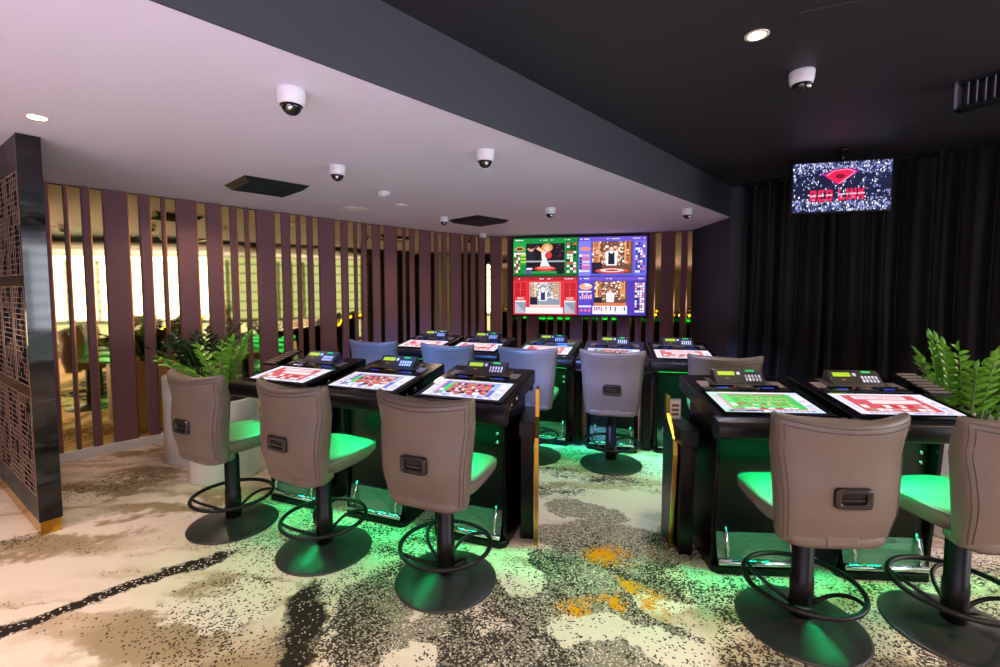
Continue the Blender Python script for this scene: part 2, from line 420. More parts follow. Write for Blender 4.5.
hw = MB(); hw.box((8.05, 1.2, 1.5), (.1, 16.6, 3.0)); tag(hw.build('wall_right', M['back_paint']), kind='structure')
hw = MB(); hw.box((-8.05, 1.2, 1.5), (.1, 16.6, 3.0)); tag(hw.build('wall_side', M['back_paint']), kind='structure')

cb = MB(); cb.box((6.3, -1.5, 2.78), (3.2, 9.2, .06)); tag(cb.build('ceiling_bar', M['white_paint']), kind='structure')
# hatch seam on the dark ceiling
ht = MB()
q = [Vector((1.456, 2.344)), Vector((1.779, 2.696)), Vector((2.75, 2.35)), Vector((2.4, 1.95))]
cen = sum(q, Vector((0, 0))) / 4
ht.zprism([tuple(p) for p in q], HZ - .004, HZ + .01)
tag(ht.build('access_hatch', M['dark_paint'], bevel=.002, seg=1), 'flush dark access hatch in the dark ceiling beside the bright downlight', 'hatch')

# ---------------------------------------------------------------- curtain
def curtain(a, b_, name, folds):
    a, b_ = Vector(a), Vector(b_); d = (b_ - a); Ln = d.length; d.normalize(); n = Vector((-d.y, d.x)) * -1
    rnd = random.Random(3); ph = []
    s = 0.
    while s < Ln + .3: ph.append(s); s += rnd.uniform(.10, .26)
    amp = [rnd.uniform(.05, .11) for _ in ph]
    def off(s, z):
        k = max(i for i in range(len(ph)) if ph[i] <= s + 1e-9); w = (ph[min(k + 1, len(ph) - 1)] - ph[k]) or .1
        t = (s - ph[k]) / w
        g = 1 - .35 * max(0, (z - 2.4) / .6)
        return amp[k] * g * (math.sin(PI * t) ** 1.6) + .012 * math.sin(7 * s + 2 * z)
    nx, zs = int(Ln / .012), [0.02, .4, .8, 1.2, 1.6, 2.0, 2.3, 2.55, 2.72, 2.80, 2.84, 2.9]
    vs = []; fs = []
    for z in zs:
        for i in range(nx + 1):
            s = Ln * i / nx; sw = s + .02 * math.sin(2.3 * s + z * 1.7) * (1 - z / 3)
            p = a + d * s + n * off(max(0, min(Ln, sw)), z); vs.append((p.x, p.y, z))
    for j in range(len(zs) - 1):
        for i in range(nx): fs.append((j * (nx + 1) + i, j * (nx + 1) + i + 1, (j + 1) * (nx + 1) + i + 1, (j + 1) * (nx + 1) + i))
    mb = MB(); mb.add(vs, fs, True); o = mb.build(name, M['curtain'])
    so = o.modifiers.new('thick', 'SOLIDIFY'); so.thickness = .006
    tr_ = MB(); t = d * (Ln / 2); c = a + t; tr_.box((c.x, c.y, 2.925), (Ln, .035, .03), Matrix.Rotation(math.atan2(d.y, d.x), 3, 'Z'))
    tr_.build('curtain_rail', M['vent'], o)
    return o
cu = curtain((3.12, 5.98), (4.50, 3.80), 'curtain', 22)
tag(cu, 'floor length black pleated curtain along the right side of the room', 'curtain')

# ---------------------------------------------------------------- chair
def superellipse(a, b_, n, k=40):
    out = []
    for i in range(k):
        t = 2 * PI * i / k; c_, s_ = math.cos(t), math.sin(t)
        out.append((math.copysign(abs(c_) ** (2 / n), c_) * a, math.copysign(abs(s_) ** (2 / n), s_) * b_))
    return out
BZ0, BZ1 = .52, 1.062
def back_mid(t): return interp([(0, -.195), (.35, -.225), (.7, -.235), (1, -.285)], t)
def back_hw(t): return interp([(0, .226), (.35, .246), (.75, .266), (1, .282)], t)
def back_th(t): return interp([(0, .056), (.4, .076), (.8, .058), (1, .036)], t)
def back_curve(x, t): return .80 * x * x * (.4 + .9 * t)
def back_ring(t, grow=1., k=44):
    z = BZ0 + (BZ1 - BZ0) * t
    return [(x, back_mid(t) + y + back_curve(x, t), z + .30 * x * x * (t > .5)) for x, y in superellipse(back_hw(t) * grow, back_th(t) * grow, 3.6, k)]
def make_chair():
    root = empty('casino_chair')
    b = MB(); b.lathe([(.278, 0), (.28, .006), (.268, .011), (.17, .024), (.085, .042), (.055, .052)], 56); b.build('base_plate', M['disc'], root)
    p = MB(); p.lathe([(.05, .045), (.05, .24), (.046, .245), (.046, .47), (.042, .475), (.042, .535)], 28); p.build('post', M['black_metal'], root)
    ring = [(.247 * math.cos(2 * PI * k / 56), .247 * math.sin(2 * PI * k / 56), .205) for k in range(56)]
    MB().tube(ring, .0125, 12, True).build('foot_ring', M['black_metal'], root)
    for k in range(4):
        a0 = R(45 + 90 * k); pts = []
        for i in range(11):
            t = i / 10; r = .247 * (1 - t) + .05 * t; a = a0 + R(38) * (1 - (1 - t) ** 2); z = .205 - .10 * t ** 1.6
            pts.append((r * math.cos(a), r * math.sin(a), z))
        MB().tube(pts, .0095, 10).build('spoke', M['black_metal'], root)
    sw = MB(); sw.lathe([(.05, .525), (.13, .532), (.15, .54), (.15, .556)], 28); sw.build('swivel_plate', M['black_metal'], root)
    # seat: tapering upholstered slab lofted upward
    rings = []
    for z, g, n in ((.548, .80, 3.4), (.553, .86, 3.6), (.575, .93, 4), (.595, .985, 4.2), (.617, 1., 4.4), (.632, .985, 4.2), (.641, .95, 4), (.646, .86, 3.4), (.648, .6, 3), (.649, .25, 2.5)):
        rings.append([(x * (1 - .06 * (y / .24)), y + .045 - (.02 if z < .6 else 0) * (1 - g) * 4, z - .012 * max(0, (y - .12) / .12)) for x, y in superellipse(.238 * g, .245 * g, n, 44)])
    MB().loft(rings).build('seat', M['leather'], root)
    sp = [(x * (1 - .06 * (y / .24)), y + .045, .637 - .012 * max(0, (y - .12) / .12)) for x, y in superellipse(.236, .243, 4.2, 44)]
    MB().tube(sp, .0022, 6, True).build('piping', M['leather_seam'], root.children[-1])
    # backrest
    rings = []
    for t, g in ((0, .55), (.004, .8), (.015, .93), (.04, 1), (.12, 1), (.25, 1), (.4, 1), (.55, 1), (.7, 1), (.82, 1), (.9, 1), (.95, 1), (.98, .95), (.993, .82), (1, .55)):
        rings.append(back_ring(t, g) if g == 1 else [(x * (.94 + .06 * g), back_mid(t) + (y - back_mid(t) - back_curve(x, t)) * g + back_curve(x, t), z) for x, y, z in back_ring(t)])
    bk = MB().loft(rings).build('backrest', M['leather'], root)
    # two stitched seams round the rear face
    for ins, rr in ((.91, .0020), (.965, .0018)):
        pts = []
        def rear(x, t): 
            a = abs(x) / back_hw(t); return back_mid(t) - back_th(t) * (1 - min(1, a) ** 3.6) ** (1 / 3.6) + back_curve(x, t)
        tb, tt = .05, (.925 if ins < .93 else .965)
        for i in range(13): t = tb + (tt - tb) * i / 12; x = -back_hw(t) * ins; pts.append((x, rear(x, t) - .0008, BZ0 + (BZ1 - BZ0) * t + .30 * x * x * (t > .5)))
        for i in range(1, 12): x = -back_hw(tt) * ins * (1 - i / 6); pts.append((x, rear(x, tt) - .0008, BZ0 + (BZ1 - BZ0) * tt + .30 * x * x))
        for i in range(13): t = tt + (tb - tt) * i / 12; x = back_hw(t) * ins; pts.append((x, rear(x, t) - .0008, BZ0 + (BZ1 - BZ0) * t + .30 * x * x * (t > .5)))
        MB().tube(pts, rr, 6).build('seam', M['leather_seam'], bk)
    # pull handle: frame round a hollow grip
    hz, hy = .755, rear(0, (.755 - BZ0) / (BZ1 - BZ0))
    h = MB(); W, H, T = .150, .088, .024
    rg = []
    for g, dy in ((1., .004), (1., -.008), (.95, -.014), (.72, -.014), (.66, -.002), (.64, .004)):
        sx = W / 2 * g if g > .9 else W / 2 - .021 - (0.72 - g) * .05; sz = H / 2 * g if g > .9 else H / 2 - .021 - (0.72 - g) * .05
        rg.append([(x, hy + dy, hz + z) for x, z in superellipse(sx, sz, 7, 36)])
    n_ = 36
    vs = [p for r_ in rg for p in r_]; fs = []
    for i in range(len(rg) - 1):
        for k in range(n_): fs.append((i * n_ + k, i * n_ + (k + 1) % n_, (i + 1) * n_ + (k + 1) % n_, (i + 1) * n_ + k))
    h.add(vs, fs, True); hd = h.build('handle', M['handle_plastic'], root)
    MB().box((0, hy - .0005, hz), (W - .05, .004, H - .05)).build('grip_hollow', M['black_plastic'], hd)
    MB().box((0, hy - .004, hz - .008), (W - .06, .008, .014)).build('grip_bar', M['handle_plastic'], hd, bevel=.003)
    # fabric tab joining back to seat
    tabm = MB(); tabm.prism([(-.262, .53), (-.255, .527), (-.1, .527), (-.1, .54), (-.252, .575), (-.2575, .578)], -.065, .065)
    tabm.build('rear_tab', M['leather'], root, bevel=.004)
    # lower shell between back and seat
    rings = []
    for z, g in ((.508, .8), (.512, .93), (.53, 1), (.556, 1), (.565, .92)):
        rings.append([(x, y - .16, z) for x, y in superellipse(.210 * g, .095 * g, 4, 40)])
    MB().loft(rings).build('seat_skirt', M['leather'], root)
    return root
chair0 = make_chair()
CH = [  # x, y, facing (deg clockwise from straight ahead), label
    (-1.83, 3.073, 28, 'taupe leather casino stool at the planter end of the left bank, nearest the white pots'),
    (-1.083, 2.754, 28, 'taupe leather casino stool in the middle of the three along the left bank'),
    (-.30, 2.458, 23, 'taupe stool at the aisle end of the left bank, whole back facing out'),
    (1.444, 2.121, 2, 'large taupe stool in front of the green roulette terminal on the right bank'),
    (2.14, 2.08, -5, 'taupe stool cut by the right edge of the photo, in front of the white planter'),
    (-1.25, 4.93, 18, 'blue-lit stool back showing furthest left in the rear row, beyond the left bank'),
    (-.45, 4.62, 18, 'blue-lit stool back second from left in the rear row, above the aisle-end terminal'),
    (.31, 4.37, 17, 'grey-blue stool in the rear row half hidden by the gold edged left divider'),
    (1.02, 4.15, 14, 'grey stool alone in the open aisle, its full back seen under the video wall'),
    (1.85, 3.85, 15, 'rear row stool of which only the top edge shows behind the right bank'),
]
for i, (x, y, a, lab) in enumerate(CH):
    o = chair0 if i == 0 else copy_tree(chair0)
    o.location = (x, y, 0); o.rotation_euler = (0, 0, -R(a))
    tag(o, lab, 'chair', 'casino stools at the gaming terminals')

# ---------------------------------------------------------------- screen art helpers: items are (polygon in 0..1 coords, colour)
def rect(x0, y0, x1, y1): return [(x0, y0), (x1, y0), (x1, y1), (x0, y1)]
def ell(cx, cy, rx, ry, n=14): return [(cx + rx * math.cos(2 * PI * k / n), cy + ry * math.sin(2 * PI * k / n)) for k in range(n)]
def scr_mesh(items, w, h, mat3, origin, name, material, parent, step=.00012):
    """flat display: layered coloured shapes; mat3 maps (u right, v up, n out) to space"""
    mb = MB(); o = Vector(origin)
    for i, (poly, c) in enumerate(items):
        d = step * (i // 1 if len(items) < 6 else min(i, 1 + i % 60) if False else i)
        vs = [o + mat3 @ Vector(((u - .5) * w, (v - .5) * h, d)) for u, v in poly]
        mb.add(vs, [tuple(range(len(vs)))], col=lin(c) if isinstance(c, str) else c)
    return mb.build(name, material, parent)
def textline(x0, y0, x1, h, c, seed, items):
    r = random.Random(seed); x = x0
    while x < x1:
        w = r.uniform(.4, .9) * h
        if r.random() > .18: items.append((rect(x, y0, min(x + w, x1), y0 + h * r.uniform(.75, 1.)), c))
        x += w + h * .3
def roulette(kind, seed):
    r = random.Random(seed); it = []
    if kind == 'blue':
        it.append((rect(0, 0, 1, 1), '#c9d3ee')); it.append((rect(0, 0, .13, 1), '#d9dcef')); it.append((rect(.87, 0, 1, 1), '#d4d6ec'))
        it.append((rect(.14, .13, .86, .9), '#9db4e6')); it.append((rect(.14, .13, .19, .9), '#5c6fd0')); it.append((rect(.8, .13, .86, .5), '#5c6fd0'))
        it.append(([(.17, .5), (.22, .86), (.25, .86), (.25, .3), (.22, .3)], '#40d060'))
        for i in range(12):
            for j in range(3):
                x = .25 + .045 * i; y = .36 + .165 * j
                it.append((rect(x, y, x + .042, y + .15), '#e0493f' if (i + j) % 2 == 0 else '#2c2c38'))
                if r.random() < .55: it.append((ell(x + .021, y + .075, .018, .05, 8), r.choice(['#f2e6e0', '#e0a030', '#e86a60', '#ffffff'])))
        for i in range(6): it.append((rect(.26 + .09 * i, .2, .335 + .09 * i, .32), r.choice(['#b8c8f0', '#e8ecff', '#c05048', '#30303c'])))
        for k in range(7): it.append((ell(.2 + .09 * k, .08, .03, .05, 10), r.choice(['#ffffff', '#7aa0ff', '#e8e8ff', '#f0d0d0'])))
        for k in range(4): textline(.02, .25 + .16 * k, .11, .05, '#6a78c0', seed + k, it)
    elif kind == 'green':
        it.append((rect(0, 0, 1, 1), '#bfe6d8')); it.append((rect(0, 0, .13, 1), '#b6dccb')); it.append((rect(.88, 0, 1, 1), '#c8d8e8'))
        it.append((rect(.13, .16, .88, .88), '#3fc45a')); it.append((rect(.13, .16, .2, .88), '#63dc7a'))
        for i in range(12):
            for j in range(3):
                x = .23 + .05 * i; y = .38 + .15 * j
                it.append((rect(x, y, x + .046, y + .135), '#49b84e' if (i + j) % 2 else '#62c94e'))
                if r.random() < .5: it.append((ell(x + .023, y + .07, .012, .035, 8), r.choice(['#d86a48', '#e8c860', '#b8452f'])))
        for i in range(6): it.append((rect(.24 + .1 * i, .21, .32 + .1 * i, .34), '#57d06a'))
        it.append((rect(.05, .03, .4, .1), '#2a4a6a')); textline(.45, .04, .95, .06, '#7a98b8', seed, it)
        for k in range(5): it.append((rect(.02, .3 + .11 * k, .11, .36 + .11 * k), r.choice(['#e8b8c0', '#90c8b0', '#ffffff'])))
    else:
        red = {'red': '#c95560', 'pink': '#d88890', 'pale': '#e8a0a0'}[kind]
        it.append((rect(0, 0, 1, 1), '#e2dcec')); it.append((rect(.1, .12, .86, .92), red))
        it.append((rect(.2, .72, .74, .88), '#f0e6f0')); it.append((rect(.3, .5, .8, .68), '#ecd6da'))
        for i in range(9): it.append((rect(.14 + .075 * i, .3, .2 + .075 * i, .44), r.choice(['#f4e8ec', '#c03038', '#e8b0b0', '#f6f0f4', red])))
        for i in range(8): it.append((rect(.16 + .08 * i, .16, .225 + .08 * i, .26), r.choice(['#f4e8ec', '#b83038', '#70b070', '#f6f0f4'])))
        for k in range(3): textline(.22, .75 + .04 * k, .72, .025, '#b86a78', seed + k, it)
        it.append((rect(.88, .1, .98, .9), '#cfd4ee')); it.append((rect(.02, .15, .08, .9), '#d4d4ea'))
        for k in range(6): it.append((rect(.9, .15 + .12 * k, .96, .22 + .12 * k), r.choice(['#f0b0b8', '#ffffff', '#a8b8e8'])))
        textline(.1, .03, .9, .05, '#8890c8', seed, it)
    return it

# ---------------------------------------------------------------- gaming terminal (local: player at -y, origin under the pad)
SL = math.atan2(.12, .83)
def deck_z(y): return .845 + .12 * y / .83
TILT = Matrix.Rotation(SL, 3, 'X')
DS = .864
def deck_map(v): return (v[0] * DS, v[1] * DS, .943 + (v[2] - .845) * DS)
def make_terminal():
    global XF
    root = empty('gaming_terminal')
    cab = MB(); cab.box((0, .47, .445), (.45, .36, .80)); cab = cab.build('cabinet', M['cabinet'], root, bevel=.006)
    fp = MB(); fp.box((0, .283, .47), (.43, .016, .70)); fp = fp.build('front_panel', M['panel_front'], root, bevel=.004)
    for k in range(6): MB().box((.03 + .030 * k, .2735, .775), (.022, .004, .007)).build('vent_slot', M['steel'], fp)
    for z in (.71, .655):
        MB().lathe([(.013, 0), (.013, .006), (.009, .009)], 16, (.185, .275, z), axis=Matrix.Rotation(PI / 2, 3, 'X')).build('lock', M['chrome'], fp)
    for s in (-1, 1):
        MB().prism([(.265, 0), (.655, 0), (.655, .94), (.20, .873), (.21, .80)], s * .238 - .012, s * .238 + .012).build('side_panel', M['cabinet'], root, bevel=.004)
    XF = deck_map
    # sloping deck
    MB().prism([(.05, .74), (.83, .855), (.83, .965), (.03, .849), (.03, .76)], -.35, .35).build('deck', M['cabinet'], root, bevel=.008, seg=3)
    # padded arm rest
    prof = [(.055 + .06 * -math.cos(a) * (1 if True else 0), .788 + .057 * math.sin(a)) for a in [PI * .5 - PI * k / 9 + 0 for k in range(0)]]
    prof = [(.075, .735), (.02, .728), (-.008, .742), (-.018, .775), (-.016, .81), (-.004, .836), (.02, .848), (.05, .852), (.085, .856)]
    MB().prism(prof[::1], -.385, .385, smooth=True).build('armrest_pad', M['pad'], root, bevel=.006)
    # screen
    yc = .285
    def on(x, y, up=0.): return Vector((x, y, deck_z(y))) + TILT @ Vector((0, 0, up))
    MB().box(on(0, yc, .002), (.665, .405, .008), TILT).build('screen_glass', M['bezel'], root, bevel=.002)
    # slots behind the screen
    MB().box(on(0, .525, .004), (.56, .075, .012), TILT).build('slot_plate', M['black_plastic'], root, bevel=.003)
    sp = [c for c in root.children if c.name.startswith('slot_plate')][-1]
    for x, m in ((-.15, 'blue_led'), (.15, 'blue_led')):
        MB().box(on(x, .515, .0105), (.15, .045, .004), TILT).build('slot_bezel', M['bezel'], sp, bevel=.001)
        MB().box(on(x, .52, .0135), (.07, .010, .003), TILT).build('slot_light', M[m], sp)
        MB().box(on(x, .553, .014), (.16, .014, .012), TILT).build('slot_lip', M['steel'], sp, bevel=.002)
    MB().box(on(0, .53, .015), (.09, .05, .012), TILT).build('card_reader', M['pod'], sp, bevel=.004)
    MB().box(on(.01, .52, .0225), (.03, .007, .003), TILT).build('reader_light', M['amber_led'], sp)
    MB().box(on(-.06, .545, .012), (.014, .010, .004), TILT).build('reader_light', M['red_led'], sp)
    # side wings
    for s in (-1, 1):
        MB().box(on(s * .235, .605, .006), (.10, .12, .010), TILT).build('wing_plate', M['tan_plate'], root, bevel=.003)
    # control pod
    z0 = deck_z(.62)
    pd = MB().prism([(.565, z0 - .004), (.72, z0 + .012), (.70, z0 + .095), (.672, z0 + .104), (.585, z0 + .020)], -.17, .17).build('control_pod', M['pod'], root, bevel=.006)
    MB().prism([(.56, z0 - .004), (.74, z0 + .02), (.73, z0 + .030), (.565, z0 + .008)], -.21, .21).build('pod_foot', M['pod'], pd, bevel=.003)
    fa = math.atan2(.084, .087); FT = Matrix.Rotation(fa, 3, 'X')
    def face(x, t, up=.0): return Vector((x, .585 + .087 * t, z0 + .020 + .084 * t)) + FT @ Vector((0, 0, up))
    MB().box(face(-.085, .66, .0015), (.115, .032, .005), FT).build('lcd_display', M['lcd'], pd)
    MB().box(face(.0, .66, .0015), (.022, .024, .006), FT).build('white_button', M['white_key'], pd, bevel=.001)
    MB().box(face(.085, .84, .003), (.06, .013, .010), FT).build('call_button', M['green_led'], pd, bevel=.003)
    MB().box(face(-.085, .30, .001), (.026, .009, .004), FT).build('status_light', M['amber_led'], pd)
    kp = MB()
    for i in range(5):
        for j in range(2): kp.box(face(.045 + .023 * i, .22 + .24 * j, .0025), (.012, .022, .006), FT)
    kp.build('keypad', M['white_key'], pd)
    # side locks
    for y, r in ((.16, .012), (.22, .010), (.34, .016)):
        MB().lathe([(r, 0), (r, .006), (r * .6, .010)], 14, (.349, y, deck_z(y) - .055), axis=Matrix.Rotation(PI / 2, 3, 'Y')).build('side_lock', M['chrome'], root)
    for x in (-.2, .0, .18):
        MB().box((x, .834, .92), (.07, .008, .045)).build('rear_glow', M['yellow_glow'], root)  # yellow glowing blocks added for their reflection in the wall mirrors
    XF = None
    # footrest: clear sloping plate between chrome tubes on a dark foot
    MB().zprism([(-.25, .30), (-.25, .255), (-.22, .225), (.22, .225), (.25, .255), (.25, .30)], 0, .045).build('footrest_plinth', M['cabinet'], root, bevel=.004)
    ft = MB().box((0, .262, .155), (.43, .008, .20), Matrix.Rotation(R(-14), 3, 'X')).build('footrest', M['clear_plate'], root, bevel=.002)
    MB().tube([(-.215, .232, .070), (.215, .232, .070)], .019, 14).build('front_bar', M['chrome'], ft)
    for x in (-.165, .18): MB().tube([(x, .235, .085), (x, .225, .13), (x, .255, .20), (x, .274, .255)], .009, 10).build('side_bar', M['chrome'], ft)
    # green strip under the pad
    MB().box((0, .075, .838), (.50, .012, .010)).build('light_strip', M['green_strip'], root)
    return root
GREEN = (.0, 1., .30); GLOW = 1.4
term0 = make_terminal()
def place_terminal(i, x, y, a, kind, label, group):
    global XF
    o = term0 if i == 0 else copy_tree(term0)
    o.location = (x, y, 0); o.rotation_euler = (0, 0, -R(a)); tag(o, label, 'gaming terminal', group)
    yc = .285
    XF = deck_map
    scr_mesh(roulette(kind, 40 + i), .585, .335, TILT, Vector((0, yc, deck_z(yc))) + TILT @ Vector((0, 0, .0065)), 'game_screen', M['screen'], o, step=.00001)
    XF = None
    light('AREA', 'terminal_glow', (0, .05, .832), GLOW, GREEN, o, (R(-24), 0, 0), shape='RECTANGLE', size=.50, size_y=.02, spread=R(150))
    light('AREA', 'panel_glow', (0, .18, .845), 3.6, GREEN, o, (R(-14), 0, 0), shape='RECTANGLE', size=.42, size_y=.02, spread=R(140))
    return o
TM = [
    (-1.627, 3.128, 22, 'red', 'gaming terminal with a red and white screen at the planter end of the left bank'),
    (-.955, 2.870, 21, 'blue', 'middle gaming terminal of the left bank, blue and white roulette screen'),
    (-.283, 2.612, 20, 'blue', 'gaming terminal with roulette screen at the aisle end of the left bank'),
    (1.43, 2.26, 4, 'green', 'gaming terminal with a green roulette screen on the right bank'),
    (2.11, 2.215, 4, 'red', 'gaming terminal with a pink and red screen beside the plant on the right'),
    (-.966, 5.037, 20, 'pink', 'rear bank gaming terminal furthest left, against the slatted wall'),
    (-.336, 4.775, 20, 'pale', 'rear bank gaming terminal second from left, pale pink screen'),
    (.39, 4.50, 20, 'red', 'rear bank gaming terminal under the left end of the video wall'),
    (1.039, 4.265, 17, 'blue', 'rear bank gaming terminal hidden behind the grey stool in the aisle'),
    (1.71, 4.158, 12, 'pink', 'rear bank gaming terminal at the right end beside the dark pillar'),
]
for i, (x, y, a, k, lab) in enumerate(TM): place_terminal(i, x, y, a, k, lab, 'electronic gaming terminals')

# ---------------------------------------------------------------- divider units with a gold edged blade
def divider(loc, a, side, blade, box_x, label, zs):
    o = empty('divider_cabinet', (loc[0], loc[1], 0), -R(a)); x0, x1 = box_x
    MB().box(((x0 + x1) / 2, .24, .335), (x1 - x0 - .02, .36, .67)).build('cabinet', M['cabinet'], o, bevel=.004)
    MB().box(((x0 + x1) / 2, .225, .725), (x1 - x0, .41, .10)).build('shelf_top', M['pad'], o, bevel=.008)
    MB().prism(blade, -.008 + side * 0, .008).build('blade_panel', M['screen_frame'], o)
    bl = o.children[-1]
    # gold trim down the front edge and over the top
    pr = [p for p in blade]
    n = len(pr); k0 = zs
    edge = pr[k0:]
    tr_ = MB()
    for (ya, za), (yb, zb) in zip(edge, edge[1:]):
        d = Vector((yb - ya, zb - za)).normalized(); nn = Vector((d.y, -d.x)) * .010
        tr_.prism([(ya + nn.x, za + nn.y), (yb + nn.x, yb * 0 + zb + nn.y), (yb - nn.x * .6, zb - nn.y * .6), (ya - nn.x * .6, za - nn.y * .6)], -.0115, .0115)
    tr_.build('gold_edge', M['gold'], bl)
    tag(o, label, 'divider')
    return o
# blade outline (y,z): starts at the rear foot, the front edge runs from index zs upward (listed top-down)
bl_left = [(.10, 0), (.20, .97), (.10, .97), (.10, .79), (.02, .68), (.0, 0)]
divider((.226, 2.80), 8, 1, bl_left, (-.115, -.012), 'black divider cabinet with gold edged blade at the aisle end of the left bank', 2)
bl_right = [(.33, 0), (.33, .93), (.27, .93), (.27, .81), (.11, .69), (.10, .60), (.15, 0)]
divider((1.055, 2.635), 4, -1, bl_right, (.012, .115), 'black divider cabinet with gold edged blade at the aisle end of the right bank', 2)

def filler(x, y, a, w, label):
    o = empty('filler_cabinet', (x, y, 0), -R(a))
    MB().box((0, .27, .36), (w, .40, .72)).build('cabinet', M['cabinet'], o, bevel=.004)
    MB().box((0, .255, .75), (w + .01, .45, .06)).build('shelf_top', M['cabinet'], o, bevel=.006)
    MB().box((0, .064, .36), (w - .05, .012, .58)).build('door', M['panel_front'], o, bevel=.003)
    tag(o, label, 'cabinet', 'low cabinets between the rear terminals')

filler(.775, 4.60, 19, .085, 'narrow dark filler cabinet left of the terminal behind the grey aisle stool')
filler(1.435, 4.44, 14, .085, 'narrow dark filler cabinet right of the terminal behind the grey aisle stool')
# little framed card on the left of the grey stool's terminal, and the one on the right divider
def card_stand(loc, a, w, h, label):
    o = empty('card_stand', loc, -R(a))
    MB().box((0, 0, h / 2), (w, .012, h)).build('holder', M['acrylic'], o, bevel=.002)
    MB().box((0, -.0075, h / 2), (w * .82, .003, h * .86)).build('card', M['card'], o)
    c = o.children[-1]
    k = MB()
    for i in range(3): k.box((0, -.0095, h * (.25 + .22 * i)), (w * .6, .002, h * .12))
    k.build('printing', M['card_dark'], c)
    MB().box((0, .01, .006), (w, .05, .012)).build('foot', M['acrylic'], o, bevel=.002)
    tag(o, label, 'card stand')
card_stand((1.118, 2.90, .7765), 4, .075, .13, 'small printed card stand on the shelf of the right divider cabinet')

# note plates beside the two outer terminals
def chip_tray(i, x, y, z, a, label):
    t = empty('slotted_plate', (x, y, z), -R(a))
    T = Matrix.Rotation(R(14), 3, 'X')
    MB().box((0, 0, 0), (.13, .30, .012), T).build('plate', M['cabinet'], t, bevel=.003)
    p = t.children[-1]
    for k in range(7): MB().box(T @ Vector((0, -.12 + .04 * k, .008)), (.11, .022, .004), T).build('slat', M['tan_plate'], p)
    MB().box((0, .02, -.045), (.03, .12, .07)).build('bracket', M['cabinet'], t)
    tag(t, label, 'slotted plate')
chip_tray(0, 2.11 + .35 * .998 + .50 * .07, 2.215 - .35 * .07 + .50 * .998, 1.045, 4, 'slotted bronze plate fixed at the right of the pink screened terminal')
chip_tray(1, -1.627 - .36 * .927 + .50 * .375, 3.128 + .36 * .375 + .50 * .927, 1.05, 22, 'slotted bronze plate fixed at the planter side of the left bank')

# ---------------------------------------------------------------- video wall
def dealer(it, cx, cy, s, skin, hair, dress, vest=None, ay=1.35):
    """standing croupier: one body outline in a screen picture"""
    it.append(([(cx - .36 * s, cy - 1.2 * s * ay), (cx + .36 * s, cy - 1.2 * s * ay), (cx + .42 * s, cy - .1 * s), (cx + .2 * s, cy + .08 * s), (cx - .2 * s, cy + .08 * s), (cx - .42 * s, cy - .1 * s)], dress))
    if vest: it.append(([(cx - .22 * s, cy - 1.1 * s * ay), (cx + .22 * s, cy - 1.1 * s * ay), (cx + .2 * s, cy + .03 * s), (cx + .05 * s, cy - .25 * s), (cx - .05 * s, cy - .25 * s), (cx - .2 * s, cy + .03 * s)], vest))
    it.append((ell(cx, cy + .36 * s, .21 * s, .30 * s), hair)); it.append((ell(cx, cy + .30 * s, .15 * s, .24 * s), skin))
    it.append((rect(cx - .06 * s, cy + .02 * s, cx + .06 * s, cy + .14 * s), skin))
def studio(it, x0, y0, x1, y1, seed, cols):
    r = random.Random(seed); W, H = x1 - x0, y1 - y0
    it.append((rect(x0, y0, x1, y1), '#6a4636' if seed != 11 else '#8890a0'))
    for k in range(300):
        u, v = r.uniform(0, .9), r.uniform(.25, .95); w, h = r.uniform(.012, .08), r.uniform(.015, .08)
        it.append((rect(x0 + W * u, y0 + H * v, x0 + W * min(1, u + w), y0 + H * min(1, v + h)), r.choice(cols)))
    for u in (.06, .15, .80, .90): it.append((rect(x0 + W * u, y0 + H * .3, x0 + W * (u + .05), y1), r.choice(['#c8683a', '#e09a5a', '#f0c890'])))
    it.append((rect(x0, y0, x0 + W * .25, y0 + H * .35), '#1e1c2a'))
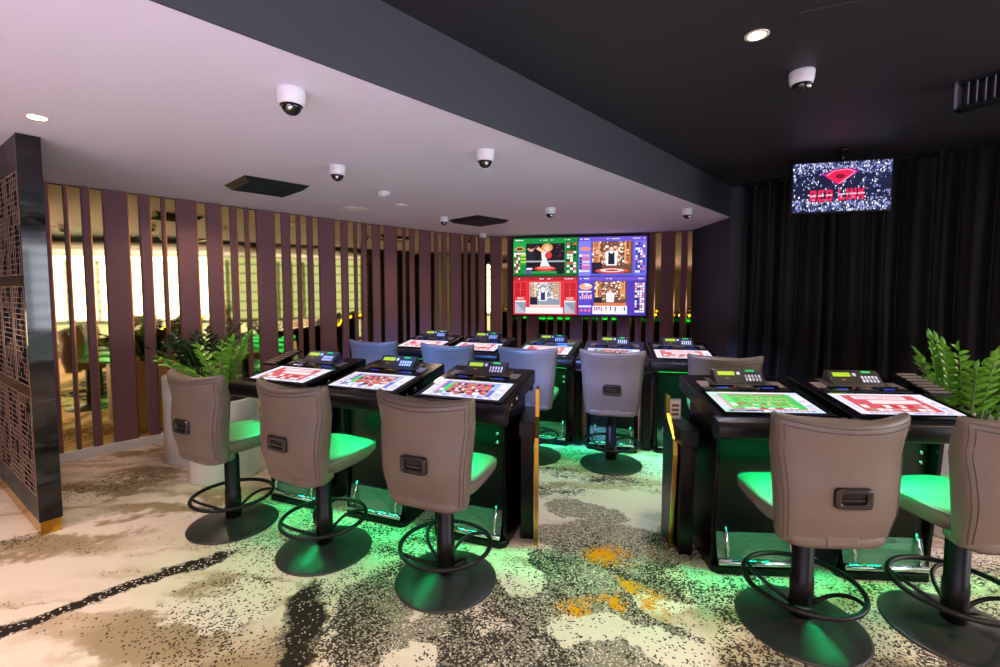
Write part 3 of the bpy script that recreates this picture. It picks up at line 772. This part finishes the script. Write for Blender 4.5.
def video_screen(kind):
    it = []; r = random.Random(kind)
    warm = ['#e8c9a8', '#c8744a', '#f4ece4', '#7a4430', '#98503a', '#40302e', '#ffffff', '#d89060']
    if kind == 0:     # green table game
        it += [(rect(0, 0, 1, 1), '#0d8a3c'), (rect(0, .3, .2, .9), '#12a048'), (rect(.82, .04, 1, .95), '#0b7a34'), (rect(0, 0, 1, .06), '#0a5a2a')]
        it.append((rect(.2, .06, .80, .86), '#171019'))
        for k in range(26): 
            u, v = r.uniform(.21, .76), r.uniform(.5, .82); it.append((rect(u, v, u + r.uniform(.01, .05), v + r.uniform(.01, .05)), r.choice(['#5a2030', '#c8a898', '#2a2540', '#f0e0d8', '#7a4048'])))
        it.append((rect(.2, .37, .8, .41), '#a8aab8'))
        it.append((ell(.28, .72, .045, .08), '#c89a80')); it.append((ell(.28, .77, .05, .05), '#2a1c18')); it.append((rect(.22, .42, .34, .65), '#22222c'))
        it.append(([(.41, .2), (.60, .2), (.52, .42), (.55, .62), (.49, .7), (.44, .62), (.45, .42)], '#f0e8ea')); it.append((ell(.55, .55, .055, .09), '#d03038'))
        it.append((ell(.53, .75, .09, .11), '#d89048')); it.append((ell(.53, .73, .045, .075), '#f0c0a0')); it.append(([(.36, .72), (.47, .6), (.5, .65), (.40, .77)], '#f0c0a0'))
        it.append((ell(.50, .2, .17, .065), '#d8302c')); it.append((ell(.50, .22, .13, .035), '#f08878')); it.append((rect(.25, .07, .68, .13), '#18a050')); it.append((ell(.76, .12, .05, .05), '#101018'))
        it.append((rect(.2, .06, .27, .16), '#6a40a0')); it.append((rect(.21, .17, .30, .22), '#f0d8f0'))
        for k in range(6):
            y = .52 - .085 * k; c = ['#ffffff', '#20202a', '#e04040']
            for j in range(3): it.append((rect(.015 + .032 * j, y, .042 + .032 * j, y + .065), c[(k + j) % 3]))
            if k < 3: it.append((rect(.12, y + .01, .2, y + .045), '#d8d030'))
        for k in range(11):
            for j in range(3): it.append((rect(.835 + .05 * j, .09 + .072 * k, .875 + .05 * j, .145 + .072 * k), r.choice(['#ffffff', '#14301e', '#e04848', '#d8e8d8', '#0d6a30'])))
        it.append((ell(.1, .72, .08, .06), '#e08858')); it.append((ell(.1, .72, .05, .035), '#303030'))
        it.append((rect(.01, .58, .19, .62), '#e8f8e8'))
    elif kind in (1, 3):
        base = '#5a5ad0' if kind == 1 else '#5038b0'
        it += [(rect(0, 0, 1, 1), base), (rect(.0, .0, .18, 1), '#7a7ae8' if kind == 1 else '#5a48c0'), (rect(.0, .9, 1, 1), '#6a50c8'), (rect(.82, 0, 1, .9), '#6a68d8' if kind == 1 else '#4a38a0')]
        if kind == 1:
            studio(it, .2, .06, .80, .88, 5, warm); dealer(it, .49, .62, .22, '#f0c8b0', '#8a4a38', '#f4f0f2', '#1c1c30')
            it.append((ell(.5, .13, .25, .07), '#d04838')); it.append((ell(.5, .14, .18, .045), '#f0d8d0')); it.append((ell(.5, .14, .10, .025), '#b83830'))
        else:
            studio(it, .24, .24, .72, .88, 8, warm); dealer(it, .48, .58, .15, '#f0c8b0', '#7a4a30', '#f4f0f2')
            it.append((rect(.24, .24, .72, .32), '#d07850')); it.append((rect(.22, .03, .73, .24), '#f8f6ff'))
            for k in range(14): it.append((rect(.24 + .034 * k, .10 + .02 * (k % 3), .262 + .034 * k, .22), r.choice(['#e8d8e8', '#e06060', '#f0c8d0', '#ffffff', '#6060b0'])))
            it.append((ell(.115, .74, .10, .085), '#f0a890')); it.append(([(.115, .74), (.21, .76), (.15, .82), (.1, .825)], '#ffffff'))
            for k in range(6): it.append((rect(.025 + .032 * k, .42, .045 + .032 * k, .46 + .12 * r.random()), '#f0b8c8'))
            for k in range(3): it.append((ell(.05 + .06 * k, .12, .022, .04), '#e86a98'))
            it.append((rect(.01, .59, .2, .63), '#e8e8ff')); it.append((rect(.01, .2, .2, .25), '#d8d0ff'))
        for k in range(12):
            for j in range(4): it.append((rect(.84 + .036 * j, .08 + .064 * k, .868 + .036 * j, .13 + .064 * k), r.choice(['#2a2a70', '#ffffff', '#e8a0b8', '#3a3a90', '#f0e8ff']) if j < 2 else r.choice(['#ffffff', '#f4e0e8', '#e07080', '#ffffff'] if kind == 3 else ['#3838a0', '#ffffff', '#5050c0', '#d070a0'])))
        if kind == 1:
            it.append((ell(.1, .7, .085, .055), '#e08878'))
            for k in range(6): 
                y = .50 - .08 * k; it.append((rect(.015, y, .05, y + .055), r.choice(['#ffffff', '#20203a']))); it.append((rect(.06, y, .17, y + .05), ['#e8a0b0', '#e86070', '#d8d0ff'][k % 3]))
    else:
        it += [(rect(0, 0, 1, 1), '#d82a34'), (rect(.0, .9, 1, 1), '#b01e2c'), (rect(.03, .48, .2, .84), '#b81824'), (rect(.80, .48, .97, .84), '#b81824')]
        for x in (.03, .80):
            it.append((rect(x + .08, .48, x + .09, .84), '#e04850')); it.append((rect(x, .66, x + .17, .67), '#e04850'))
            it.append((rect(x + .03, .40, x + .14, .46), '#f0a0a0')); it.append((rect(x, .03, x + .17, .33), '#8a90a0')); it.append(([(x, .03), (x + .17, .03), (x, .33)], '#b0b4c4')); it.append((rect(x, .33, x + .17, .37), '#f8e8e8'))
        it.append((rect(.26, .2, .74, .86), '#f0c8c0')); studio(it, .265, .26, .735, .85, 11, ['#f4f0f4', '#d8d4e0', '#8a6a60', '#b0a8b8', '#ffffff', '#58647a', '#d8a080'])
        dealer(it, .47, .62, .16, '#f8ecec', '#f4f0e0', '#eceaf4', '#24305a')
        it.append((rect(.2, .03, .78, .19), '#fbf4f8'))
        for k in range(9): it.append((rect(.225 + .06 * k, .06, .23 + .06 * k, .16), '#e0b0c0'))
    # heading lines of small lettering
    textline(.03, .935, .16, .03, '#ffffff', 5 + kind, it); textline(.42, .935, .62, .025, '#f0f0ff', 9 + kind, it); textline(.80, .935, .97, .025, '#f0f0ff', 12 + kind, it)
    return it
VA, VB = Vector((.232, 8.25)), Vector((2.477, 7.80))
vw = empty('video_wall', ((VA.x + VB.x) / 2, (VA.y + VB.y) / 2, 1.16), math.atan2(VB.y - VA.y, VB.x - VA.x))
tag(vw, 'large black framed video wall of four casino game pictures on the slatted wall', 'screen')
VW, VH = (VB - VA).length, 1.355
MB().box((0, .045, VH / 2), (VW + .05, .07, VH + .05)).build('frame', M['black_plastic'], vw, bevel=.006)
VM = Matrix(((1, 0, 0), (0, 0, -1), (0, 1, 0)))
for k, (cx, cz) in enumerate(((-.25, .75), (.25, .75), (-.25, .25), (.25, .25))):
    scr_mesh(video_screen(k), VW / 2 - .012, VH / 2 - .012, VM, (cx * VW, .006, cz * VH), 'screen_panel', M['screen_video'], vw, step=.00004)

# ---------------------------------------------------------------- hanging screen
hs = empty('hanging_screen', (3.285, 4.50, 2.36), math.atan2(-.2, .80))
tag(hs, 'hanging screen showing a red gem and neon lettering in front of the black curtain', 'screen')
HW, HH = .83, .47
MB().box((0, .03, HH / 2), (HW + .03, .05, HH + .03)).build('frame', M['black_plastic'], hs, bevel=.005)
MB().tube([(.02, .05, HH), (.02, .05, HZ - 2.36 - .01)], .022, 12).build('mount_pole', M['black_metal'], hs)
MB().lathe([(.07, HZ - 2.36 - .022), (.07, HZ - 2.36 - .001)], 20, (.02, .05, 0)).build('mount_plate', M['black_metal'], hs)
MB().box((0, .002, -.008), (.04, .02, .012)).build('sensor', M['black_plastic'], hs)
it = [(rect(0, 0, 1, 1), '#141838')]
r = random.Random(21)
for k in range(2200):
    v = r.random(); u = r.random()
    dens = 1. if (v > .74 or v < .24) else .16
    if r.random() > dens: continue
    w, h = r.uniform(.006, .018), r.uniform(.012, .05)
    it.append((rect(u, v, min(1, u + w), min(1, v + h)), r.choice(['#c8d0f0', '#8088b8', '#f0f4ff', '#5058a0', '#a8a8d8', '#30386a', '#7a80c0'])))
it.append(([(.30, .76), (.42, .86), (.60, .87), (.68, .80), (.47, .53)], '#a01078'))
it.append(([(.35, .73), (.43, .82), (.60, .84), (.64, .78), (.48, .56)], '#e0184a'))
for a_, b_ in (((.35, .73), (.48, .56)), ((.48, .56), (.64, .79)), ((.64, .79), (.56, .85)), ((.56, .85), (.42, .82)), ((.42, .82), (.35, .73))):
    d = Vector((b_[0] - a_[0], b_[1] - a_[1])); n = Vector((-d.y, d.x)).normalized() * .008
    it.append(([(a_[0] + n.x, a_[1] + n.y), (a_[0] - n.x, a_[1] - n.y), (b_[0] - n.x, b_[1] - n.y), (b_[0] + n.x, b_[1] + n.y)], '#ff8ab0' if a_[0] > .4 else '#f03058'))
it.append((ell(.49, .71, .05, .045), '#70102c'))
LET = {'R': [(0, 0, .24, 1), (0, .8, .8, 1), (0, .42, .8, .6), (.62, .5, .86, .95), (.55, 0, .82, .45)], 'E': [(0, 0, .24, 1), (0, .8, .85, 1), (0, .4, .75, .6), (0, 0, .85, .2)],
       'D': [(0, 0, .24, 1), (0, .8, .7, 1), (0, 0, .7, .2), (.62, .1, .88, .9)], 'L': [(0, 0, .24, 1), (0, 0, .85, .22)], 'I': [(0, 0, .26, 1)],
       'N': [(0, 0, .22, 1), (.64, 0, .86, 1), 'diag'], 'K': [(0, 0, .24, 1), 'k1', 'k2']}
x = .185
for ch in 'RED LINK':
    if ch == ' ': x += .04; continue
    w, h, y0 = .074, .23, .225
    for s in LET[ch]:
        if s == 'diag': pg = [(0.05, 1), (.28, 1), (.82, 0), (.58, 0)]
        elif s == 'k1': pg = [(.2, .45), (.62, 1), (.9, 1), (.4, .4)]
        elif s == 'k2': pg = [(.28, .5), (.45, .66), (.9, 0), (.6, 0)]
        else: pg = rect(*s)
        up = [(x + w * a_, y0 + h * b_ + (x + w * a_ - .5) * .06) for a_, b_ in pg]
        it.append(([(a_ + .006, b_ - .018) for a_, b_ in up], '#7a0a30'))
    for s in LET[ch]:
        if s == 'diag': pg = [(0.05, 1), (.28, 1), (.82, 0), (.58, 0)]
        elif s == 'k1': pg = [(.2, .45), (.62, 1), (.9, 1), (.4, .4)]
        elif s == 'k2': pg = [(.28, .5), (.45, .66), (.9, 0), (.6, 0)]
        else: pg = rect(*s)
        it.append(([(x + w * a_, y0 + h * b_ + (x + w * a_ - .5) * .06) for a_, b_ in pg], '#f0184e'))
    bw = w * (.86 if ch != 'I' else .26)
    it.append(([(x_, y0 + h * f_ + (x_ - .5) * .06) for x_, f_ in ((x, .44), (x + bw, .44), (x + bw, .58), (x, .58))], '#ffb8cc'))
    x += .083 if ch != 'I' else .036
scr_mesh(it, HW, HH, VM, (0, .004, HH / 2), 'screen_panel', M['screen'], hs, step=.000003)

# ---------------------------------------------------------------- left fretwork partition
PA = Vector((-2.985, 2.893)); pd_ = Vector((-.82, .572)).normalized()
pt = empty('fretwork_partition', (PA.x, PA.y, 0), math.atan2(pd_.y, pd_.x) - PI)    # local -x runs along the screen away from the corner, +y to the back
tag(pt, 'tall black partition with bronze fretwork panels, marble end and gold plinth at the left edge', 'partition')
LEN, TH = 1.55, .115
MB().box((-LEN / 2, TH / 2, .045), (LEN - .02, TH - .015, .09)).build('plinth', M['gold'], pt, bevel=.002)
MB().box((-.007, -TH / 2 + TH, .09 + (CZ - .09) / 2), (.014, TH, CZ - .092)).build('marble_end', M['marble'], pt, bevel=.001, seg=1)
MB().box((-LEN / 2 - .01, TH * .62, .09 + (CZ - .09) / 2), (LEN - .02, TH * .5, CZ - .092)).build('core', M['screen_backing'], pt)
fr = MB()
rows = [(.25, .91), (.97, 1.63), (1.69, 2.35)]; cw = .33
cols = [(-.055 - cw - k * (cw + .045), -.055 - k * (cw + .045)) for k in range(4)]
zs_ = [.09, .25, .91, .97, 1.63, 1.69, 2.35, CZ - .002]
for z0_, z1_ in ((.09, .25), (.91, .97), (1.63, 1.69), (2.35, CZ - .002)): fr.box((-LEN / 2 - .007, .022, (z0_ + z1_) / 2), (LEN - .014, .036, z1_ - z0_))
xe = [0.015] + [v for c_ in cols for v in (-c_[1], -c_[0])] + [LEN]
for k in range(0, len(xe) - 1, 2): fr.box((-(xe[k] + xe[k + 1]) / 2, .021, (.09 + CZ) / 2), (max(.004, xe[k + 1] - xe[k]), .034, CZ - .1))
fr.build('frame', M['screen_frame'], pt)
def fret(x0, x1, z0_, z1_, seed):
    r = random.Random(seed); mb = MB(); nx, nz = 6, 18; W, H = x1 - x0, z1_ - z0_; dx, dz = W / nx, H / nz; t = .0045; d = .002
    for e in (0, 1):
        mb.box((x0 + W * e, .004, (z0_ + z1_) / 2), (t * 1.6, d, H)); mb.box(((x0 + x1) / 2, .004, z0_ + H * e), (W, d, t * 1.6))
    for j in range(1, nz):                         # long and short horizontals
        i = 0
        while i < nx:
            L_ = r.choice((2, 3, 4)); L_ = min(L_, nx - i)
            if r.random() < .82: mb.box((x0 + dx * (i + L_ / 2), .004, z0_ + dz * j), (dx * L_ + t, d, t))
            i += L_
    for i in range(1, nx):
        j = 0
        while j < nz:
            L_ = r.choice((1, 2, 2, 3)); L_ = min(L_, nz - j)
            if r.random() < .62: mb.box((x0 + dx * i, .004, z0_ + dz * (j + L_ / 2)), (t, d, dz * L_ + t))
            j += L_
    return mb
for a_, b_ in cols:
    for k, (z0_, z1_) in enumerate(rows): fret(a_ + .008, b_ - .008, z0_ + .008, z1_ - .008, int(a_ * 100) + k).build('fret_panel', M['fret'], pt)

# ---------------------------------------------------------------- planters
def leaf(mb, base, d, up, L_, W_, mi=0):
    d = d.normalized(); s = d.cross(up).normalized(); u = s.cross(d)
    P = [base, base + d * L_ * .35 + s * W_ * .5 + u * .012, base + d * L_ * .7 + s * W_ * .42 + u * .008, base + d * L_ - u * .004, base + d * L_ * .7 - s * W_ * .42 + u * .008, base + d * L_ * .35 - s * W_ * .5 + u * .012, base + d * L_ * .38 - u * .002, base + d * L_ * .7 - u * .003]
    mb.add(P, [(0, 1, 6), (1, 2, 7, 6), (2, 3, 7), (3, 4, 7), (4, 5, 6, 7), (5, 0, 6)], True, mi)
def potted(x, y, r_, h, stems, matl, label, seed, pot_h=None):
    o = empty('potted_plant', (x, y, 0))
    MB().lathe([(r_ * .97, 0), (r_, .01), (r_, h - .012), (r_ - .006, h), (r_ - .03, h), (r_ - .035, h - .02), (r_ - .035, h - .05)], 64).build('pot', M['white_gloss'], o)
    MB().lathe([(r_ - .034, h - .07), (r_ - .034, h - .045), (r_ * .5, h - .035), (.02, h - .03)], 40).build('soil', M['soil'], o)
    rnd = random.Random(seed); fo = MB()
    for (ang, lean, L_) in stems:
        a = R(ang); rad = r_ * .35 * rnd.uniform(.4, 1.1); p0 = Vector((math.cos(a) * rad, math.sin(a) * rad, h - .05)); pts = []
        for i in range(9):
            t = i / 8; out = lean * L_ * t ** 1.6
            pts.append(p0 + Vector((math.cos(a) * out, math.sin(a) * out, L_ * (t - .28 * lean * t * t))))
        MB().tube(pts, .010, 8, taper=lambda t: 1.25 - .9 * t).build('stem', M['stem'], o)
        nl = int(L_ / .032)
        for k in range(nl):
            t = .22 + .78 * k / max(1, nl - 1); i = min(7, int(t * 8)); u = t * 8 - i; p = pts[i].lerp(pts[i + 1], u); tg = (pts[i + 1] - pts[i]).normalized()
            sd = Vector((-math.sin(a), math.cos(a), 0)); sgn = 1 if k % 2 else -1
            d = sd * sgn * rnd.uniform(.7, 1.) + tg * rnd.uniform(.55, .95) + Vector((0, 0, rnd.uniform(-.05, .2)))
            sz = rnd.uniform(.085, .115) * (1 - .35 * max(0, t - .8) / .2)
            leaf(fo, p, d, Vector((math.cos(a) * -.5, math.sin(a) * -.5, 1)), sz, sz * .52)
        leaf(fo, pts[-1], pts[-1] - pts[-2], Vector((0, .3, 1)), .09, .03)
    fo.build('foliage', matl, o)
    tag(o, label, 'plant')
rs = random.Random(5)
def stems(n, l0, l1, a0=0, a1=360, le=(.2, .9)): return [(a0 + (a1 - a0) * (i + rs.random() * .6) / n, rs.uniform(*le), rs.uniform(l0, l1)) for i in range(n)]
potted(-2.90, 4.40, .30, .80, stems(15, .38, .55), M['leaf_dark'], 'dark leafed plant in the tall white pot against the slatted wall', 3)
potted(-2.40, 3.93, .27, .68, [(200, .75, .50), (235, .6, .46), (180, .9, .46), (260, .7, .42), (20, .25, .60), (150, .5, .52), (90, .5, .5), (330, .15, .55), (120, .3, .5)], M['leaf'], 'bright green plant in the white pot beside the left bank', 4)
potted(3.16, 3.06, .36, .72, [(175, .15, .56), (150, .12, .60), (190, .45, .36), (60, .2, .52), (100, .15, .58), (20, .4, .5), (300, .3, .45), (130, .3, .5), (0, .2, .56), (340, .4, .5), (230, .25, .45), (165, .35, .45), (250, .2, .52)], M['leaf'], 'large green plant in a white pot right of the right bank', 9)

# ---------------------------------------------------------------- ceiling fittings
def dome_camera(x, y, z, s, label):
    o = empty('dome_camera', (x, y, z + .003))
    MB().lathe([(.052 * s, -.078 * s), (.060 * s, -.072 * s), (.066 * s, -.045 * s), (.068 * s, -.012 * s), (.066 * s, 0)], 32).build('housing', M['white_plastic'], o)
    MB().lathe([(.006 * s, -.122 * s), (.022 * s, -.118 * s), (.036 * s, -.107 * s), (.046 * s, -.09 * s), (.049 * s, -.074 * s)], 28).build('dome', M['dome_glass'], o)
    d = o.children[-1]
    MB().lathe([(.050 * s, -.081 * s), (.053 * s, -.079 * s), (.053 * s, -.076 * s)], 28).build('trim_ring', M['black_plastic'], o)
    MB().lathe([(.014 * s, 0), (.014 * s, .012 * s), (.010 * s, .016 * s)], 14, (.012 * s, -.040 * s, -.098 * s), axis=Matrix.Rotation(R(110), 3, 'X')).build('lens', M['chrome'], d)
    tag(o, label, 'security camera', 'white dome security cameras')
for x, y, s, lab in ((-1.016, 2.299, 1., 'white dome security camera nearest the viewer on the white ceiling'),
                     (-1.277, 3.671, .98, 'white dome security camera on the white ceiling right of the left square vent'),
                     (-.105, 3.281, .98, 'white dome security camera nearest the grey bulkhead over the middle of the room'),
                     (.593, 5.521, .98, 'white dome security camera on the ceiling in front of the video wall'),
                     (2.244, 5.589, .98, 'white dome security camera beside the dark pillar at the right end of the white ceiling'),
                     (-.746, 6.195, .92, 'small white dome security camera left of the far square vent'),
                     (-.295, 8.02, .95, 'farthest white dome security camera, in the corner beyond the far square vent')):
    dome_camera(x, y, CZ - .001, s, lab)
dome_camera(1.885, 2.96, HZ - .001, 1.05, 'white dome security camera on the dark high ceiling')
def disc(name, x, y, r_, h, label, cat, mat='white_plastic'):
    o = empty(name, (x, y, CZ - .0005))
    MB().lathe([(r_ * .86, -h), (r_ * .96, -h * .85), (r_, -h * .3), (r_, 0)], 36).build('housing', M[mat], o)
    MB().lathe([(r_ * .45, -h * 1.25), (r_ * .55, -h * 1.2), (r_ * .6, -h * .95)], 24).build('grille', M[mat], o)
    tag(o, label, cat)
disc('smoke_detector', -1.15, 4.62, .062, .035, 'small white smoke detector on the ceiling above the left bank', 'smoke detector')
disc('ceiling_speaker', -1.752, 5.58, .15, .008, 'flat round white ceiling speaker near the slatted wall', 'speaker')
disc('sensor_disc', -1.143, 5.33, .085, .010, 'small flat white disc on the ceiling right of the round speaker', 'sensor')

def square_vent(x, y, a, s, label):
    o = empty('ceiling_vent', (x, y, CZ), R(a)); h = s / 2
    f = MB(); w = .05
    for k in range(4):
        Rm = Matrix.Rotation(PI / 2 * k, 3, 'Z')
        vs = [Rm @ Vector(p) for p in ((-h, -h, -.001), (h, -h, -.001), (h - w, -h + w, -.045), (-h + w, -h + w, -.045), (-h + .006, -h + .006, .0), (h - .006, -h + .006, .0), (h - w, -h + w, -.038), (-h + w, -h + w, -.038))]
        f.add(vs, [(0, 1, 2, 3), (7, 6, 5, 4), (0, 3, 7, 4), (2, 1, 5, 6), (3, 2, 6, 7), (1, 0, 4, 5)])
    f.build('frame', M['vent'], o)
    MB().box((0, 0, -.004), (s - .1, s - .1, .006)).build('backing', M['screen_backing'], o)
    n = 12
    for k in range(n):
        t = -(h - w) + (2 * (h - w)) * (k + .5) / n
        MB().box((t, 0, -.028), (.016, s - .105, .004), Matrix.Rotation(R(40), 3, 'Y')).build('blade', M['blade'], o)
    tag(o, label, 'ceiling vent', 'square black ceiling vents')
square_vent(-2.165, 4.346, -43.5, .56, 'black square ceiling vent nearest the left slatted wall')
square_vent(-.295, 6.45, 46, .60, 'black square ceiling vent in front of the video wall corner')

lv = empty('linear_vent', (3.009, 3.10, HZ), math.atan2(-.83, .55))       # local +x toward the viewer, +y toward the curtain
MB().box((.45, .10, -.085), (.92, .02, .17)).build('backing', M['screen_backing'], lv)
for z in (-.008, -.168): MB().box((.45, .05, z), (.94, .12, .016)).build('frame_rail', M['vent'], lv)
for x in (-.012, .912): MB().box((x, .05, -.088), (.016, .12, .176)).build('frame_end', M['vent_grey'], lv)
for k in range(22): MB().box((.03 + .040 * k, .045, -.088), (.006, .085, .15), Matrix.Rotation(R(20), 3, 'Z')).build('fin', M['vent_grey'], lv)
tag(lv, 'grey finned air grille hanging under the dark ceiling at the right edge', 'vent')

def downlight(x, y, z, label=None, energy=60, col=(1, .82, .58), spot=True, size=120, blend=.6, tilt=(0, 0)):
    o = empty('downlight', (x, y, z))
    MB().lathe([(.042, -.004), (.056, -.006), (.060, -.003), (.060, 0)], 32).build('trim_ring', M['lamp_ring'], o)
    MB().lathe([(.02, -.0055), (.041, -.005), (.041, -.001)], 24).build('lamp', M['lamp_warm'], o)
    light('SPOT', 'downlight_beam', (0, 0, -.02), energy, col, o, (tilt[0], tilt[1], 0), spot_size=R(size), spot_blend=blend, shadow_soft_size=.045)
    tag(o, label, 'downlight')
    return o
downlight(-2.60, 2.648, CZ - .0005, 'bright recessed downlight in the white ceiling near the fretwork partition', 70, (1, .84, .62))
downlight(1.372, 2.545, HZ - .0005, 'bright recessed downlight in the dark ceiling', 100, (1, .80, .55))
# lamps of the same room that hang behind the viewpoint
for x, y, z, e, c_ in LAMPS if 'LAMPS' in globals() else ((-2.6, -.5, CZ, 280, (1, .76, .63)), (-.7, -.9, HZ, 205, (1, .77, .63)), (.9, -.8, HZ, 195, (1, .76, .60)), (2.6, -.6, HZ, 195, (1, .76, .60)), (-3.9, 1.0, CZ, 160, (1, .85, .70)), (4.2, 1.6, HZ, 170, (1, .76, .58))):
    light('SPOT', 'room_downlight', (x, y, z - .03), e, c_, None, spot_size=R(125), spot_blend=.6, shadow_soft_size=.05)
# cool lamp over the aisle, plus blue spots added to tint the rear stools
for x, y, z, e, tx, ty, c_, sz in ((1.55, 3.55, HZ, 130, -8, 0, (.64, .68, 1.), 110), (-1.35, 1.75, CZ, 1500, 63, -27, (.10, .28, 1.), 34), (-1.35, 1.75, CZ, 1500, 64, -3, (.10, .28, 1.), 30), (-1.35, 1.75, CZ, 1300, 64, -46, (.30, .40, 1.), 26)):
    light('SPOT', 'cool_spot', (x, y, z - .03), e, c_, None, (R(tx), 0, R(ty)), spot_size=R(sz), spot_blend=.7, shadow_soft_size=.06)
# warm spots without fixtures, added to brighten the slatted walls
for x, y, e in ((-1.0, 6.3, 45), (.9, 7.2, 40), (-2.9, 4.6, 40)):
    light('SPOT', 'wall_fill', (x, y, CZ - .02), e, (1, .72, .48), None, (0, 0, 0), spot_size=R(150), spot_blend=.8, shadow_soft_size=.06)
# violet area light added behind the viewpoint, aimed up to brighten the ceiling
light('AREA', 'ceiling_fill', (-.6, -1.6, .9), 165, (.76, .70, 1.), None, (R(152), 0, 0), shape='RECTANGLE', size=5., size_y=1.2)

# ---------------------------------------------------------------- bar behind the viewpoint, seen in the mirrors
br = empty('backlit_bar_shelf', (6.3, -.6, 0))
tag(br, 'backlit bar shelving seen only as a bright reflection in the gold mirrors', 'shelf')
MB().box((.12, -.55, 1.66), (.03, 6.3, 1.85)).build('backlit_glass', M['backlight'], br)
MB().box((.12, 3.15, 1.66), (.03, 1.1, 1.85)).build('frosted_glass', M['backlight_dim'], br)
MB().box((-.1, 0, .36), (.6, 7.5, .72)).build('counter', M['shelf_dark'], br)
MB().box((-.41, 0, .36), (.02, 7.3, .55)).build('lit_front', M['backlight_soft'], br)
for k in range(6): MB().box((0, 0, .98 + .28 * k), (.22, 7.4, .025)).build('shelf_board', M['shelf_dark'], br)
for k in range(9): MB().box((0, -3.7 + .925 * k, 1.62), (.2, .03, 1.75)).build('upright', M['shelf_dark'], br)

# ---------------------------------------------------------------- world, camera, colour
w = bpy.data.worlds.new('room_air'); bpy.context.scene.world = w; w.use_nodes = True
w.node_tree.nodes['Background'].inputs[0].default_value = (.55, .52, .60, 1); w.node_tree.nodes['Background'].inputs[1].default_value = .05

cam = bpy.data.cameras.new('camera'); co = bpy.data.objects.new('camera', cam); C.objects.link(co)
co.location = (0, 0, 1.6); co.rotation_euler = (R(90 - 3.5), 0, 0)
cam.sensor_width = 36; cam.lens = 36 * 460 / 1000; cam.shift_y = -15.365 / 1000
bpy.context.scene.camera = co
vs_ = bpy.context.scene.view_settings
vs_.view_transform = 'Standard'; vs_.look = 'None'; vs_.exposure = .12; vs_.gamma = 1.; vs_.use_curve_mapping = False
